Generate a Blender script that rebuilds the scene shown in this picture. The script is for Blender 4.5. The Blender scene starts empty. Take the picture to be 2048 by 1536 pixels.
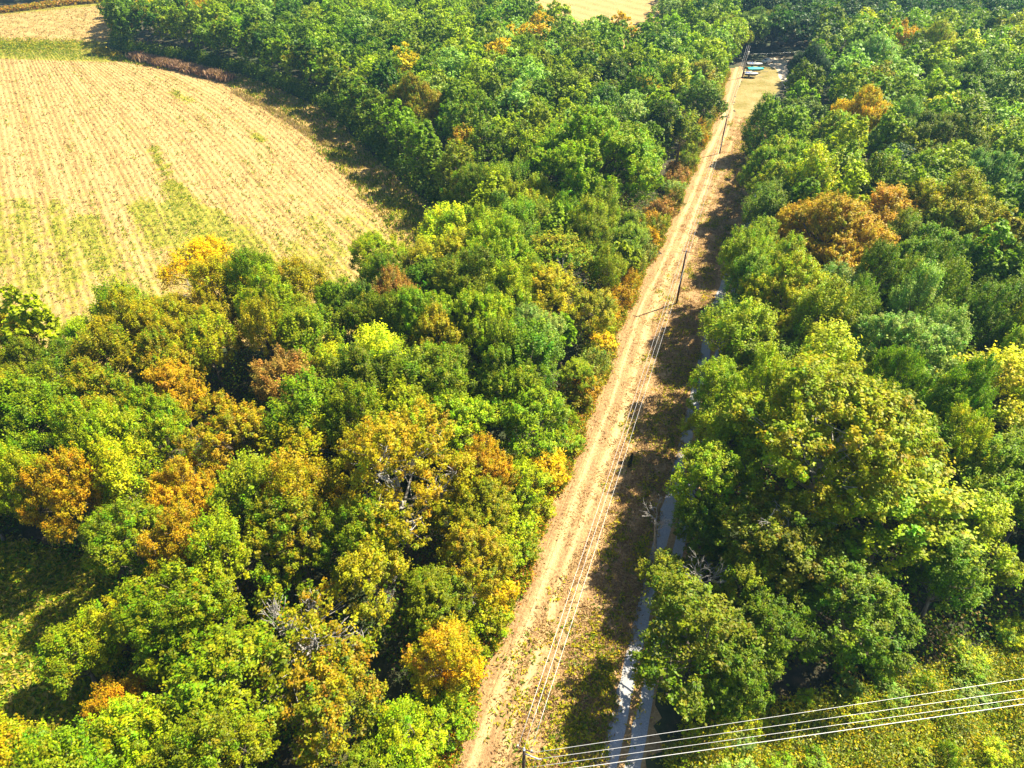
import bpy, bmesh, math, random
import numpy as np
from mathutils import Vector, Matrix
R_ = math.radians
SC = bpy.context.scene
COL = SC.collection
# ------------------------------------------------------------------ camera
H = 70.0; FPX = 1340.0; TH = math.atan(1138 / FPX)
cam = bpy.data.cameras.new('camera'); cam.sensor_width = 36; cam.lens = FPX / 2048 * 36
cam.clip_start = 0.5; cam.clip_end = 5000
camo = bpy.data.objects.new('camera', cam); COL.objects.link(camo)
camo.location = (0, 0, H); camo.rotation_euler = (math.pi / 2 - TH, 0, 0)
SC.camera = camo
# ------------------------------------------------------------------ sky and sun
SUN_EL = R_(50); SUN_AZ = math.atan2(0.88, 0.475)      # clockwise from +Y
w = bpy.data.worlds.new('World'); SC.world = w; w.use_nodes = True
wn = w.node_tree.nodes; bg = wn['Background']
sky = wn.new('ShaderNodeTexSky'); sky.sky_type = 'NISHITA'; sky.sun_disc = False
sky.sun_elevation = SUN_EL; sky.sun_rotation = SUN_AZ
w.node_tree.links.new(sky.outputs[0], bg.inputs[0]); bg.inputs[1].default_value = 0.062
sl = bpy.data.lights.new('sun', 'SUN'); sl.energy = 5.0; sl.angle = R_(0.5); sl.color = (1.0, 0.90, 0.70)
so = bpy.data.objects.new('sun', sl); COL.objects.link(so)
sd = Vector((math.sin(SUN_AZ) * math.cos(SUN_EL), math.cos(SUN_AZ) * math.cos(SUN_EL), math.sin(SUN_EL)))
so.rotation_euler = sd.to_track_quat('Z', 'Y').to_euler(); so.location = (60, 60, 120)
SC.view_settings.view_transform = 'Standard'; SC.view_settings.look = 'None'
SC.view_settings.exposure = 1.45; SC.view_settings.gamma = 1.0
SC.render.engine = 'CYCLES'
cy = SC.cycles
cy.max_bounces = 6; cy.diffuse_bounces = 3; cy.glossy_bounces = 2; cy.transmission_bounces = 3; cy.volume_bounces = 0
cy.transparent_max_bounces = 4; cy.caustics_reflective = False; cy.caustics_refractive = False

rng = np.random.default_rng(7); random.seed(7)

# ------------------------------------------------------------------ helpers
def tag(o, label=None, cat=None, group=None, kind=None):
    if label: o['label'] = label
    if cat: o['category'] = cat
    if group: o['group'] = group
    if kind: o['kind'] = kind
    return o
def link(name, me, mat=None, parent=None):
    o = bpy.data.objects.new(name, me); COL.objects.link(o)
    if mat is not None and me is not None and not me.materials: me.materials.append(mat)
    if parent: o.parent = parent
    return o
def empty(name, loc=(0, 0, 0), rz=0, s=1):
    o = bpy.data.objects.new(name, None); COL.objects.link(o)
    o.location = loc; o.rotation_euler = (0, 0, rz); o.scale = (s, s, s); o.empty_display_size = 0.5
    return o
def bm_obj(name, bm, mat, parent=None, smooth=False):
    me = bpy.data.meshes.new(name); bm.normal_update(); bm.to_mesh(me); bm.free()
    if smooth: me.polygons.foreach_set('use_smooth', [True] * len(me.polygons))
    return link(name, me, mat, parent)
def G(px, py, z=0.0):
    """ground (or height z) point seen at a photo pixel"""
    r = px - 1024; u = 768 - py
    y = FPX * math.cos(TH) + u * math.sin(TH); zz = -FPX * math.sin(TH) + u * math.cos(TH)
    t = (z - H) / zz
    return r * t, y * t
def interp(y, pts):
    return float(np.interp(y, [p[0] for p in pts], [p[1] for p in pts]))
# left edge of the mown strip, x as a function of y
XL = [(10, -12), (25, -6.5), (32, -4.0), (44.7, .6), (58.4, 5.7), (75, 11.9), (103.6, 21.2), (132.8, 33.2), (168, 46.7), (201, 59.4), (251, 76.1), (262, 80)]
XLS = XL
XL = [(float(y_), float(np.interp(y_, [p[0] for p in XL], [p[1] for p in XL]) + .45 * math.sin(y_ * .31) + .35 * math.sin(y_ * .83 + 1) + .25 * math.sin(y_ * 1.7))) for y_ in np.arange(10, 262, 1.5)]
def xl(y): return interp(y, XL)
def xg(y): return interp(y, XLS) + 15.8 + max(0, y - 80) * 0.035            # first rut of the gravel lane
def inpoly(x, y, P):
    c = False; n = len(P); j = n - 1
    for i in range(n):
        if (P[i][1] > y) != (P[j][1] > y) and x < (P[j][0] - P[i][0]) * (y - P[i][1]) / (P[j][1] - P[i][1]) + P[i][0]: c = not c
        j = i
    return c
def inpoly_np(x, y, P):
    c = np.zeros(len(x), bool); n = len(P); j = n - 1
    for i in range(n):
        a = (P[i][1] > y) != (P[j][1] > y)
        d = (P[j][1] - P[i][1]) or 1e-9
        c ^= a & (x < (P[j][0] - P[i][0]) * (y - P[i][1]) / d + P[i][0]); j = i
    return c
NEAR = [(-400, 80), (-80, 83), (-61, 87), (-50, 93), (-36, 93), (-26, 97), (-18, 107), (-11, 118), (-8, 127)]
FIELD = [(-300, 79), (-80, 82), (-61, 86), (-50, 92), (-36, 93), (-26, 97), (-18, 108), (-12, 119), (-11, 129), (-17.5, 144), (-28, 161), (-41, 184), (-50.8, 202), (-61.8, 218),
         (-81, 238), (-97, 252), (-120, 267), (-139, 274), (-157, 280), (-175, 284), (-205, 290), (-300, 305)]
FARLEFT = [(-300, 305), (-205, 290), (-175, 284), (-157, 280), (-165, 300), (-172, 325), (-184, 350), (-200, 372), (-214, 372), (-226, 361), (-240, 349), (-262, 335), (-300, 325)]
FARFIELD = [(-2, 318), (18, 285), (32, 266), (46, 262), (55, 270), (58, 292), (66, 330), (84, 390), (110, 520), (-60, 520), (-30, 380)]
LAWN = [(70.5, 204.5), (69.0, 210), (69.6, 217), (72.5, 226), (75.3, 234), (81.0, 247.5), (83, 255), (86, 262), (98, 268), (99, 262), (94, 246), (92, 238), (86, 229), (82, 221), (77, 209), (74.5, 203)]
GLADE = [(-84, 54), (-60, 51), (-49, 47), (-42.5, 39), (-43, 30), (-46, 22), (-46, 10), (-84, 10)]
WEEDS = [(14.5, 12), (15, 27), (22, 29.5), (30, 32), (42, 34.5), (56, 38.5), (75, 44), (90, 44), (90, 12)]

# ------------------------------------------------------------------ materials
def mat(name):
    m = bpy.data.materials.new(name); m.use_nodes = True
    nt = m.node_tree; return m, nt, nt.nodes, nt.links, nt.nodes['Principled BSDF']
def noise(N, L, vec, scale, detail=3, rough=.55):
    n = N.new('ShaderNodeTexNoise'); n.inputs['Scale'].default_value = scale; n.inputs['Detail'].default_value = detail
    n.inputs['Roughness'].default_value = rough
    if vec is not None: L.new(vec, n.inputs['Vector'])
    return n.outputs['Fac']
def ramp(N, L, fac, stops, interp_='LINEAR'):
    r = N.new('ShaderNodeValToRGB'); cr = r.color_ramp; cr.interpolation = interp_
    while len(cr.elements) < len(stops): cr.elements.new(.5)
    for e, (p, c) in zip(cr.elements, stops):
        e.position = p; e.color = (*c, 1) if not isinstance(c, (int, float)) else (c, c, c, 1)
    L.new(fac, r.inputs[0]); return r.outputs[0]
def mixc(N, L, f, a, b, mode='MIX'):
    m = N.new('ShaderNodeMix'); m.data_type = 'RGBA'; m.blend_type = mode
    for s, v in ((m.inputs[0], f), (m.inputs[6], a), (m.inputs[7], b)):
        if hasattr(v, 'links') or hasattr(v, 'is_output'): L.new(v, s)
        elif isinstance(v, (tuple, list)): s.default_value = (*v, 1)
        else: s.default_value = v
    return m.outputs[2]
def mth(N, L, op, a, b=None, c=None, clamp=False):
    m = N.new('ShaderNodeMath'); m.operation = op; m.use_clamp = clamp
    for i, v in enumerate((a, b, c)):
        if v is None: continue
        if hasattr(v, 'is_output'): L.new(v, m.inputs[i])
        else: m.inputs[i].default_value = v
    return m.outputs[0]
def pos(N, L, scale=(1, 1, 1), rot=0):
    g = N.new('ShaderNodeNewGeometry'); mp = N.new('ShaderNodeMapping')
    mp.inputs['Scale'].default_value = scale; mp.inputs['Rotation'].default_value = (0, 0, rot)
    L.new(g.outputs['Position'], mp.inputs[0]); return mp.outputs[0]
def bump(N, L, b, h, strength, dist):
    n = N.new('ShaderNodeBump'); n.inputs['Strength'].default_value = strength; n.inputs['Distance'].default_value = dist
    L.new(h, n.inputs['Height']); L.new(n.outputs[0], b.inputs['Normal'])
def attr(N, name):
    a = N.new('ShaderNodeAttribute'); a.attribute_name = name; return a
def flat(name, c, rough=.6, metal=0, spec=.4, nscale=0, nv=.25):
    m, nt, N, L, b = mat(name)
    b.inputs['Roughness'].default_value = rough; b.inputs['Metallic'].default_value = metal
    b.inputs['Specular IOR Level'].default_value = spec
    if nscale:
        f = noise(N, L, pos(N, L), nscale)
        L.new(ramp(N, L, f, [(.3, tuple(v * (1 - nv) for v in c)), (.7, tuple(min(1, v * (1 + nv)) for v in c))]), b.inputs[0])
    else: b.inputs[0].default_value = (*c, 1)
    return m
# foliage: face attributes carry the colour variation of single leaves; the object's colour is the tree's own colour
def leafmat(name, transl=.34, rough=.5, spec=.22):
    m, nt, N, L, b = mat(name)
    oi = N.new('ShaderNodeObjectInfo'); ba = attr(N, 'base'); au = attr(N, 'aut'); ac = attr(N, 'autc')
    c = mixc(N, L, 1.0, oi.outputs['Color'], ba.outputs['Color'], 'MULTIPLY')
    f = mth(N, L, 'MULTIPLY', au.outputs['Fac'], oi.outputs['Alpha'], clamp=True)
    c = mixc(N, L, f, c, ac.outputs['Color'])
    L.new(c, b.inputs[0]); b.inputs['Roughness'].default_value = rough; b.inputs['Specular IOR Level'].default_value = spec
    t = N.new('ShaderNodeBsdfTranslucent'); tc = mixc(N, L, 1.0, c, (1.1, 1.2, .3), 'MULTIPLY'); L.new(tc, t.inputs[0])
    ms = N.new('ShaderNodeMixShader'); ms.inputs[0].default_value = transl
    L.new(b.outputs[0], ms.inputs[1]); L.new(t.outputs[0], ms.inputs[2]); L.new(ms.outputs[0], N['Material Output'].inputs[0])
    return m
M = {}
M['leaf'] = leafmat('leaf'); M['blade'] = leafmat('grass_blade', .2, .7, .15)
def barkmat(name, a, b_):
    m, nt, N, L, b = mat(name)
    f = noise(N, L, pos(N, L, (1, 1, .35)), 4.0, 4)
    L.new(ramp(N, L, f, [(.35, a), (.65, b_)]), b.inputs[0]); b.inputs['Roughness'].default_value = .85; bump(N, L, b, f, .5, .05); return m
M['bark'] = barkmat('bark', (.09, .07, .05), (.22, .18, .14))
M['palebark'] = barkmat('pale_bark', (.22, .2, .18), (.62, .58, .52))
M['deadwood'] = barkmat('weathered_wood', (.20, .18, .16), (.46, .43, .40))
# forest floor
m, nt, N, L, b = mat('forest_floor'); M['floor'] = m
f = noise(N, L, pos(N, L), .6, 6, .7); f2 = noise(N, L, pos(N, L), .09, 3)
c = ramp(N, L, f, [(.35, (.025, .028, .012)), (.5, (.06, .05, .025)), (.62, (.12, .085, .045)), (.75, (.2, .13, .07))])
c = mixc(N, L, ramp(N, L, f2, [(.45, 0.), (.6, .8)]), c, (.035, .06, .012))
L.new(c, b.inputs[0]); b.inputs['Roughness'].default_value = .95; bump(N, L, b, f, .8, .3)
# stubble field
def fieldmat(name):
    m, nt, N, L, b = mat(name)
    row = attr(N, 'row').outputs['Fac']; gr = attr(N, 'green').outputs['Fac']; dk = attr(N, 'alon').outputs['Fac']
    # coordinates along the rows
    cmb = N.new('ShaderNodeCombineXYZ'); L.new(row, cmb.inputs[0]); L.new(mth(N, L, 'MULTIPLY', dk, .16), cmb.inputs[1])
    rv = cmb.outputs[0]
    streak = noise(N, L, rv, .75, 4, .6)            # long streaks of uneven width
    wav = mth(N, L, 'SINE', mth(N, L, 'ADD', mth(N, L, 'MULTIPLY', row, 2 * math.pi / 1.52), mth(N, L, 'MULTIPLY', noise(N, L, rv, .25, 2), 2.5)))
    wav2 = mth(N, L, 'SINE', mth(N, L, 'MULTIPLY', row, 2 * math.pi / 9.1))
    fine = noise(N, L, pos(N, L), 1.6, 5, .75); med = noise(N, L, pos(N, L), .22, 4, .6)
    c = ramp(N, L, fine, [(.30, (.12, .065, .02)), (.42, (.33, .205, .065)), (.55, (.52, .35, .125)), (.7, (.68, .49, .21))])
    w_ = mth(N, L, 'MULTIPLY_ADD', wav, .5, .5)
    c = mixc(N, L, mth(N, L, 'MULTIPLY', mth(N, L, 'POWER', w_, 3.0), ramp(N, L, streak, [(.34, .0), (.62, .85)])), c, (.20, .115, .04))
    c = mixc(N, L, mth(N, L, 'MULTIPLY_ADD', wav2, .2, .2, clamp=True), c, (.62, .44, .18))
    c = mixc(N, L, ramp(N, L, med, [(.4, 0.), (.7, .4)]), c, (.61, .41, .18))
    # weeds tint
    gn = noise(N, L, rv, 1.1, 5, .65); gn2 = noise(N, L, pos(N, L), .9, 4, .7)
    thr = mth(N, L, 'ADD', mth(N, L, 'MULTIPLY', gn, .55), mth(N, L, 'MULTIPLY', gn2, .45))
    gf = mth(N, L, 'MULTIPLY', mth(N, L, 'SUBTRACT', mth(N, L, 'ADD', thr, mth(N, L, 'MULTIPLY', gr, .42)), .66), 7.0, clamp=True)
    gc = ramp(N, L, gn2, [(.35, (.10, .17, .006)), (.5, (.25, .28, .012)), (.65, (.42, .37, .03))])
    c = mixc(N, L, mth(N, L, 'MULTIPLY', gf, .75), c, gc)
    L.new(c, b.inputs[0]); b.inputs['Roughness'].default_value = .9; b.inputs['Specular IOR Level'].default_value = .1
    h = mth(N, L, 'ADD', mth(N, L, 'MULTIPLY', fine, 1.0), mth(N, L, 'MULTIPLY', w_, -.35))
    bump(N, L, b, h, .9, .45)
    return m
M['stubble'] = fieldmat('stubble')
# mown strip
m, nt, N, L, b = mat('mown_dry_grass'); M['mown'] = m
ac = attr(N, 'acr').outputs['Fac']; al = attr(N, 'alon').outputs['Fac']
cmb = N.new('ShaderNodeCombineXYZ'); L.new(ac, cmb.inputs[0]); L.new(mth(N, L, 'MULTIPLY', al, .09), cmb.inputs[1]); rv = cmb.outputs[0]
wob = mth(N, L, 'MULTIPLY_ADD', noise(N, L, rv, .35, 3), 2.4, -1.2)
aw = mth(N, L, 'ADD', ac, wob)
def line(c0, wd):
    return mth(N, L, 'SUBTRACT', 1.0, mth(N, L, 'DIVIDE', mth(N, L, 'ABSOLUTE', mth(N, L, 'SUBTRACT', aw, c0)), wd), clamp=True)
fine = noise(N, L, pos(N, L), 2.3, 6, .75); med = noise(N, L, pos(N, L), .35, 4, .6); st = noise(N, L, rv, 1.6, 4, .6)
c = ramp(N, L, fine, [(.3, (.12, .06, .025)), (.44, (.32, .19, .085)), (.56, (.47, .30, .14)), (.72, (.64, .45, .22))])
c = mixc(N, L, ramp(N, L, med, [(.4, 0.), (.7, .5)]), c, (.32, .18, .09))
c = mixc(N, L, ramp(N, L, st, [(.45, 0.), (.68, .5)]), c, (.60, .42, .18))
ln = mth(N, L, 'MAXIMUM', line(2.6, .75), mth(N, L, 'MAXIMUM', line(5.0, .8), mth(N, L, 'MULTIPLY', line(7.6, .6), .5)))
c = mixc(N, L, mth(N, L, 'MULTIPLY', ln, ramp(N, L, fine, [(.3, .35), (.6, .95)])), c, (.76, .55, .27))
gf = mth(N, L, 'MULTIPLY', mth(N, L, 'SUBTRACT', mth(N, L, 'ADD', noise(N, L, pos(N, L), .5, 5, .7), mth(N, L, 'MULTIPLY', mth(N, L, 'SUBTRACT', ac, 7.5, clamp=True), .04)), .68), 7, clamp=True)
c = mixc(N, L, mth(N, L, 'MULTIPLY', gf, .6), c, (.44, .31, .09))
L.new(c, b.inputs[0]); b.inputs['Roughness'].default_value = .95; b.inputs['Specular IOR Level'].default_value = .1
bump(N, L, b, mth(N, L, 'ADD', fine, mth(N, L, 'MULTIPLY', ln, -.3)), .9, .35)
# gravel
m, nt, N, L, b = mat('gravel'); M['gravel'] = m
f = noise(N, L, pos(N, L), 6, 6, .8); f2 = noise(N, L, pos(N, L), .8, 3)
c = ramp(N, L, f, [(.3, (.19, .20, .215)), (.5, (.33, .34, .36)), (.7, (.47, .47, .48))])
c = mixc(N, L, ramp(N, L, f2, [(.45, 0.), (.7, .5)]), c, (.40, .34, .26))
L.new(c, b.inputs[0]); b.inputs['Roughness'].default_value = .9; bump(N, L, b, f, .5, .08)
def grassmat(name, stops, sc=1.2):
    m, nt, N, L, b = mat(name)
    f = noise(N, L, pos(N, L), sc, 6, .72); f2 = noise(N, L, pos(N, L), .16, 3)
    f3 = mth(N, L, 'MULTIPLY_ADD', f2, .8, mth(N, L, 'MULTIPLY_ADD', f, .6, -.2))
    L.new(ramp(N, L, f3, stops), b.inputs[0]); b.inputs['Roughness'].default_value = .9; b.inputs['Specular IOR Level'].default_value = .1
    bump(N, L, b, f, .8, .3); return m
M['lawn'] = grassmat('lawn_grass', [(.35, (.20, .17, .04)), (.5, (.30, .235, .085)), (.65, (.38, .30, .13))])
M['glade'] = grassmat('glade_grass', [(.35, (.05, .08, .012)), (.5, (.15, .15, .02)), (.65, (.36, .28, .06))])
M['verge'] = grassmat('verge_grass', [(.35, (.09, .13, .012)), (.5, (.22, .23, .02)), (.65, (.38, .32, .06))])
M['sand'] = flat('pale_drive', (.62, .5, .36), .9, nscale=.8)

# ------------------------------------------------------------------ ground sheets
def clip_poly(name, P, z, mt, cutx=0, cuty=0, attrs=None, jit=0., seg=1.5, seed=1):
    r = random.Random(seed); pts = []
    n = len(P)
    for i in range(n):
        a = P[i]; b = P[(i + 1) % n]; d = math.hypot(b[0] - a[0], b[1] - a[1]); k = max(1, int(d / seg)) if jit else 1
        for q in range(k):
            t = q / k; nx, ny = (b[1] - a[1]) / (d or 1), -(b[0] - a[0]) / (d or 1); j = r.gauss(0, jit) if jit else 0
            pts.append((a[0] + (b[0] - a[0]) * t + nx * j, a[1] + (b[1] - a[1]) * t + ny * j))
    bm = bmesh.new(); vs = [bm.verts.new((x, y, z)) for x, y in pts]; f = bm.faces.new(vs)
    bm.normal_update()
    if f.normal.z < 0: f.normal_flip()
    xs = [p[0] for p in pts]; ys = [p[1] for p in pts]
    bmesh.ops.triangulate(bm, faces=bm.faces[:])
    for step, lo, hi, no in ((cutx, min(xs), max(xs), (1, 0, 0)), (cuty, min(ys), max(ys), (0, 1, 0))):
        if step:
            v = lo + step
            while v < hi:
                co = (v, 0, 0) if no[0] else (0, v, 0)
                bmesh.ops.bisect_plane(bm, geom=bm.verts[:] + bm.edges[:] + bm.faces[:], plane_co=co, plane_no=no); v += step
    me = bpy.data.meshes.new(name); bm.to_mesh(me); bm.free()
    if attrs:
        nv = len(me.vertices); co = np.empty(nv * 3, np.float32); me.vertices.foreach_get('co', co); co = co.reshape(-1, 3)
        for an, fn in attrs.items():
            a = me.attributes.new(an, 'FLOAT', 'POINT'); a.data.foreach_set('value', np.asarray(fn(co[:, 0], co[:, 1]), np.float32))
    o = link(name, me, mt); tag(o, kind='structure'); return o
def sm(x, a, b):
    t = np.clip((x - a) / (b - a), 0, 1); return t * t * (3 - 2 * t)
def rowco(x, y):
    s = x * .839 + y * .545; t = -x * .545 + y * .839
    return s + .0012 * np.maximum(0, t - 190) ** 2 * sm(s, -10, 32)
def alonco(x, y): return -x * .545 + y * .839
GREENS = [(-100, 185, -84, 158, 1.0, 1.), (-84, 158, -71, 141, 2.6, 1.), (-71, 142, -57, 124, 4.5, 1.), (-80, 148, -64, 124, 4, .8), (-62, 135, -48, 117, 4, .75), (-72, 135, -60, 113, 4, .6),
          (-117, 150, -93, 112, 2.2, .75), (-108, 148, -86, 112, 2.0, .75), (-131, 160, -105, 120, 2.6, .8), (-97, 140, -84, 120, 3.5, .8), (-88, 148, -75, 130, 3.5, .8), (-85, 126, -73, 106, 1.6, .6),
          (-48, 128, -34, 116, 3, .6), (-45, 140, -36, 124, 2, .6), (-28, 150, -16, 132, 4, .9), (-36, 140, -20, 122, 5, .5), (-44, 170, -30, 150, 2.5, .5),
          (-112, 232, -103, 222, 2.2, .7), (-270, 288, -152, 276, 8, 1.35), (-75, 195, -70, 188, 1.5, .9), (-48, 181, -44, 176, 2.5, 1.), (-150, 160, -125, 122, 3, .7), (-50, 120, -30, 104, 5, .5)]
def green(x, y):
    g = np.zeros(len(x))
    for x0, y0, x1, y1, rad, a in GREENS:
        dx, dy = x1 - x0, y1 - y0; t = np.clip(((x - x0) * dx + (y - y0) * dy) / (dx * dx + dy * dy), 0, 1)
        d = np.hypot(x - x0 - t * dx, y - y0 - t * dy); g = np.maximum(g, a * (1 - sm(d, rad * .4, rad * 1.5)))
    nearf = 1 - sm(y, 110, 190)
    return np.maximum(g * 1.1, .42 * nearf + .10)
FA = {'row': rowco, 'alon': alonco, 'green': green}
clip_poly('ground', [(-1600, -200), (1600, -200), (1600, 2600), (-1600, 2600)], 0, M['floor'])
clip_poly('stubble_field', FIELD, .02, M['stubble'], 2.5, 2.5, FA, jit=.35, seg=2)
clip_poly('far_left_field', FARLEFT, .02, M['stubble'], 4, 4, {'row': lambda x, y: x * .35 + y * .94, 'alon': lambda x, y: x, 'green': lambda x, y: .1 + 0 * x + .8 * (1 - sm(y - 286 - .12 * (x + 205), 4, 10)) + .8 * sm(y - .55 * x, 468, 478)}, jit=.6, seg=3, seed=2)
clip_poly('far_field', FARFIELD, .02, M['stubble'], 5, 5, {'row': lambda x, y: x * .8 + y * .6, 'alon': lambda x, y: y, 'green': lambda x, y: .12 + 0 * x}, jit=.6, seg=3, seed=3)
ys = [12 + 2 * q for q in range(97)]; _ = [12, 18, 25, 32, 40, 48, 56, 65, 75, 85, 95, 105, 115, 125, 135, 145, 155, 165, 175, 185, 195, 204]
strip = [(xl(y), y) for y in ys] + [(xl(y), y) for y in (215, 228, 240, 251, 258)] + [(84, 262), (81.0, 247.5), (75.3, 234), (72.5, 226), (69.6, 217), (69.0, 210), (71, 204.5)] + [(xg(y) + 4, y) for y in reversed(ys)]
clip_poly('mown_strip', strip, .012, M['mown'], 0, 3, {'acr': lambda x, y: x - np.interp(y, [p[0] for p in XLS], [p[1] for p in XLS]), 'alon': lambda x, y: y}, jit=.42, seg=.9, seed=4)
clip_poly('lawn', LAWN, .02, M['lawn'], jit=.15, seg=1)
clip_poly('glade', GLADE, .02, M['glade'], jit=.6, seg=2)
clip_poly('weedy_bank', WEEDS, .016, M['glade'], jit=.4, seg=2)
def ribbon(name, f, wd, z, mt, y0, y1, seed=0, step=1.2):
    r = random.Random(seed); bm = bmesh.new(); prev = None; y = y0
    while y <= y1:
        x = f(y); a = bm.verts.new((x - wd / 2 + r.gauss(0, .07), y, z)); b_ = bm.verts.new((x + wd / 2 + r.gauss(0, .07), y, z))
        if prev: bm.faces.new((prev[0], prev[1], b_, a))
        prev = (a, b_); y += step
    o = bm_obj(name, bm, mt); tag(o, kind='structure'); return o
ribbon('gravel_lane', lambda y: xg(y) - .2, 1.75, .024, M['gravel'], 10, 120, 1)
ribbon('gravel_lane', lambda y: xg(y) + 2.25, 1.45, .024, M['gravel'], 10, 120, 2)
ribbon('gravel_lane', lambda y: xg(y) + 1.0, 3.6, .024, M['gravel'], 121, 204, 3)
clip_poly('driveway', [(91.5, 236), (94, 233), (97, 240), (99, 250), (100, 262), (104, 270), (98, 274), (93, 266), (95.5, 258), (93.5, 248)], .03, M['sand'], jit=.2, seg=1)

# ------------------------------------------------------------------ leaf soup
def basis(n):
    n = n / np.linalg.norm(n, axis=1, keepdims=True)
    a = np.where(np.abs(n[:, 2:3]) < .9, np.array([[0, 0, 1.]]), np.array([[1., 0, 0]]))
    u = np.cross(a, n); u /= np.linalg.norm(u, axis=1, keepdims=True); v = np.cross(n, u); return u, v
def leaves_mesh(name, C, Nn, S, base, aut, autc, aspect=.62, rot=None, g=rng):
    """C centres, Nn normals, S sizes -> mesh of kite shaped leaves with face attributes"""
    n = len(C); u, v = basis(Nn)
    th = g.uniform(0, 2 * math.pi, n) if rot is None else rot
    a = u * np.cos(th)[:, None] + v * np.sin(th)[:, None]; b_ = -u * np.sin(th)[:, None] + v * np.cos(th)[:, None]
    s = S[:, None]
    nn = Nn / np.linalg.norm(Nn, axis=1, keepdims=True)
    V = np.empty((n, 4, 3), np.float32)
    V[:, 0] = C - a * s * .5; V[:, 1] = C + b_ * s * .5 * aspect + nn * s * .12; V[:, 2] = C + a * s * .5; V[:, 3] = C - b_ * s * .5 * aspect + nn * s * .12
    me = bpy.data.meshes.new(name)
    me.vertices.add(4 * n); me.vertices.foreach_set('co', V.ravel())
    me.loops.add(4 * n); me.loops.foreach_set('vertex_index', np.arange(4 * n, dtype=np.int32))
    me.polygons.add(n); me.polygons.foreach_set('loop_start', np.arange(0, 4 * n, 4, dtype=np.int32))
    try: me.polygons.foreach_set('loop_total', np.full(n, 4, dtype=np.int32))
    except Exception: pass
    x = me.attributes.new('base', 'FLOAT_VECTOR', 'FACE'); x.data.foreach_set('vector', np.asarray(base, np.float32).ravel())
    x = me.attributes.new('aut', 'FLOAT', 'FACE'); x.data.foreach_set('value', np.asarray(aut, np.float32))
    x = me.attributes.new('autc', 'FLOAT_VECTOR', 'FACE'); x.data.foreach_set('vector', np.asarray(autc, np.float32).ravel())
    me.update(calc_edges=True)
    return me
ORANGES = np.array([(.60, .28, .006), (.62, .40, .004), (.50, .17, .012), (.52, .46, .006)])
def crown_points(g, R, h, kind, dens=1., leaf=.28):
    """clusters of leaves on the lobes of a crown. R crown radius, h tree height"""
    P = dict(oak=dict(lob=17, z0=.30, cr=.52, lr=.33, up=.1), bigoak=dict(lob=40, z0=.2, cr=.6, lr=.22, up=.15), ash=dict(lob=19, z0=.28, cr=.5, lr=.27, up=.5), locust=dict(lob=17, z0=.28, cr=.58, lr=.30, up=.25),
             column=dict(lob=9, z0=.08, cr=.5, lr=.8, up=.2), sycamore=dict(lob=20, z0=.28, cr=.7, lr=.30, up=.05), shrub=dict(lob=6, z0=.02, cr=.45, lr=.5, up=.1), sparse=dict(lob=15, z0=.22, cr=.55, lr=.30, up=.1))[kind]
    hz = h * (1 - P['z0']) / 2; cz = h * P['z0'] + hz
    # lobes
    lob = []
    for i in range(P['lob']):
        if kind == 'column':
            t = (i + .5) / P['lob']; r = R * .55 * math.sin(min(1, (1 - t) * 1.5 + .12) * math.pi / 2)
            a = i * 2.4; lob.append((math.cos(a) * r * .5, math.sin(a) * r * .5, h * (P['z0'] + (1 - P['z0']) * t * .93), r + .4 * R))
        else:
            z = 1 - (i + .3) / P['lob'] * 1.45; rr = math.sqrt(max(0, 1 - z * z)); a = i * 2.39996 + g.uniform(-.5, .5)
            q = g.uniform(.48, .88); lr = R * P['lr'] * g.uniform(.62, 1.35) * (1.15 - .3 * (q > .7))
            lob.append((math.cos(a) * rr * R * q, math.sin(a) * rr * R * q, cz + z * hz * g.uniform(.5, .92), lr))
    lob.append((0, 0, cz + hz * .2, R * .48))
    lob = np.array(lob)
    CC, CN, CD = [], [], []
    ctr = np.array([0, 0, cz - hz * .25])
    for lx, ly, lz, lr in lob:
        k = max(6, int(dens * 2.6 * (lr / P['cr']) ** 2))
        d = g.normal(size=(k, 3)); d[:, 2] += .55; d /= np.linalg.norm(d, axis=1, keepdims=True)
        out = np.array([lx, ly, lz]) - ctr; out = out / (np.linalg.norm(out) + 1e-6)
        d = d + out * .45; d /= np.linalg.norm(d, axis=1, keepdims=True)
        rad = lr * g.uniform(.62, 1.12, k)[:, None] * np.array([[1, 1, .85 + P['up']]])
        p = np.array([lx, ly, lz]) + d * rad
        keep = p[:, 2] > h * P['z0'] * .6
        CC.append(p[keep]); CN.append(d[keep]); CD.append(np.full(keep.sum(), g.uniform(-1, 1)))
    C = np.vstack(CC); Nn = np.vstack(CN); lobv = np.concatenate(CD)
    # drop clusters buried well inside other lobes
    inside = np.zeros(len(C))
    for lx, ly, lz, lr in lob: inside += (np.linalg.norm(C - np.array([lx, ly, lz]), axis=1) < lr * .72)
    keep = (inside < 1) | (g.random(len(C)) < .3)
    C, Nn, lobv = C[keep], Nn[keep], lobv[keep]
    gap = g.random(len(C)) > (.30 if kind == 'sparse' else .06); C, Nn, lobv = C[gap], Nn[gap], lobv[gap]
    return C, Nn, lobv, P['cr'], lob, cz, hz
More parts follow.
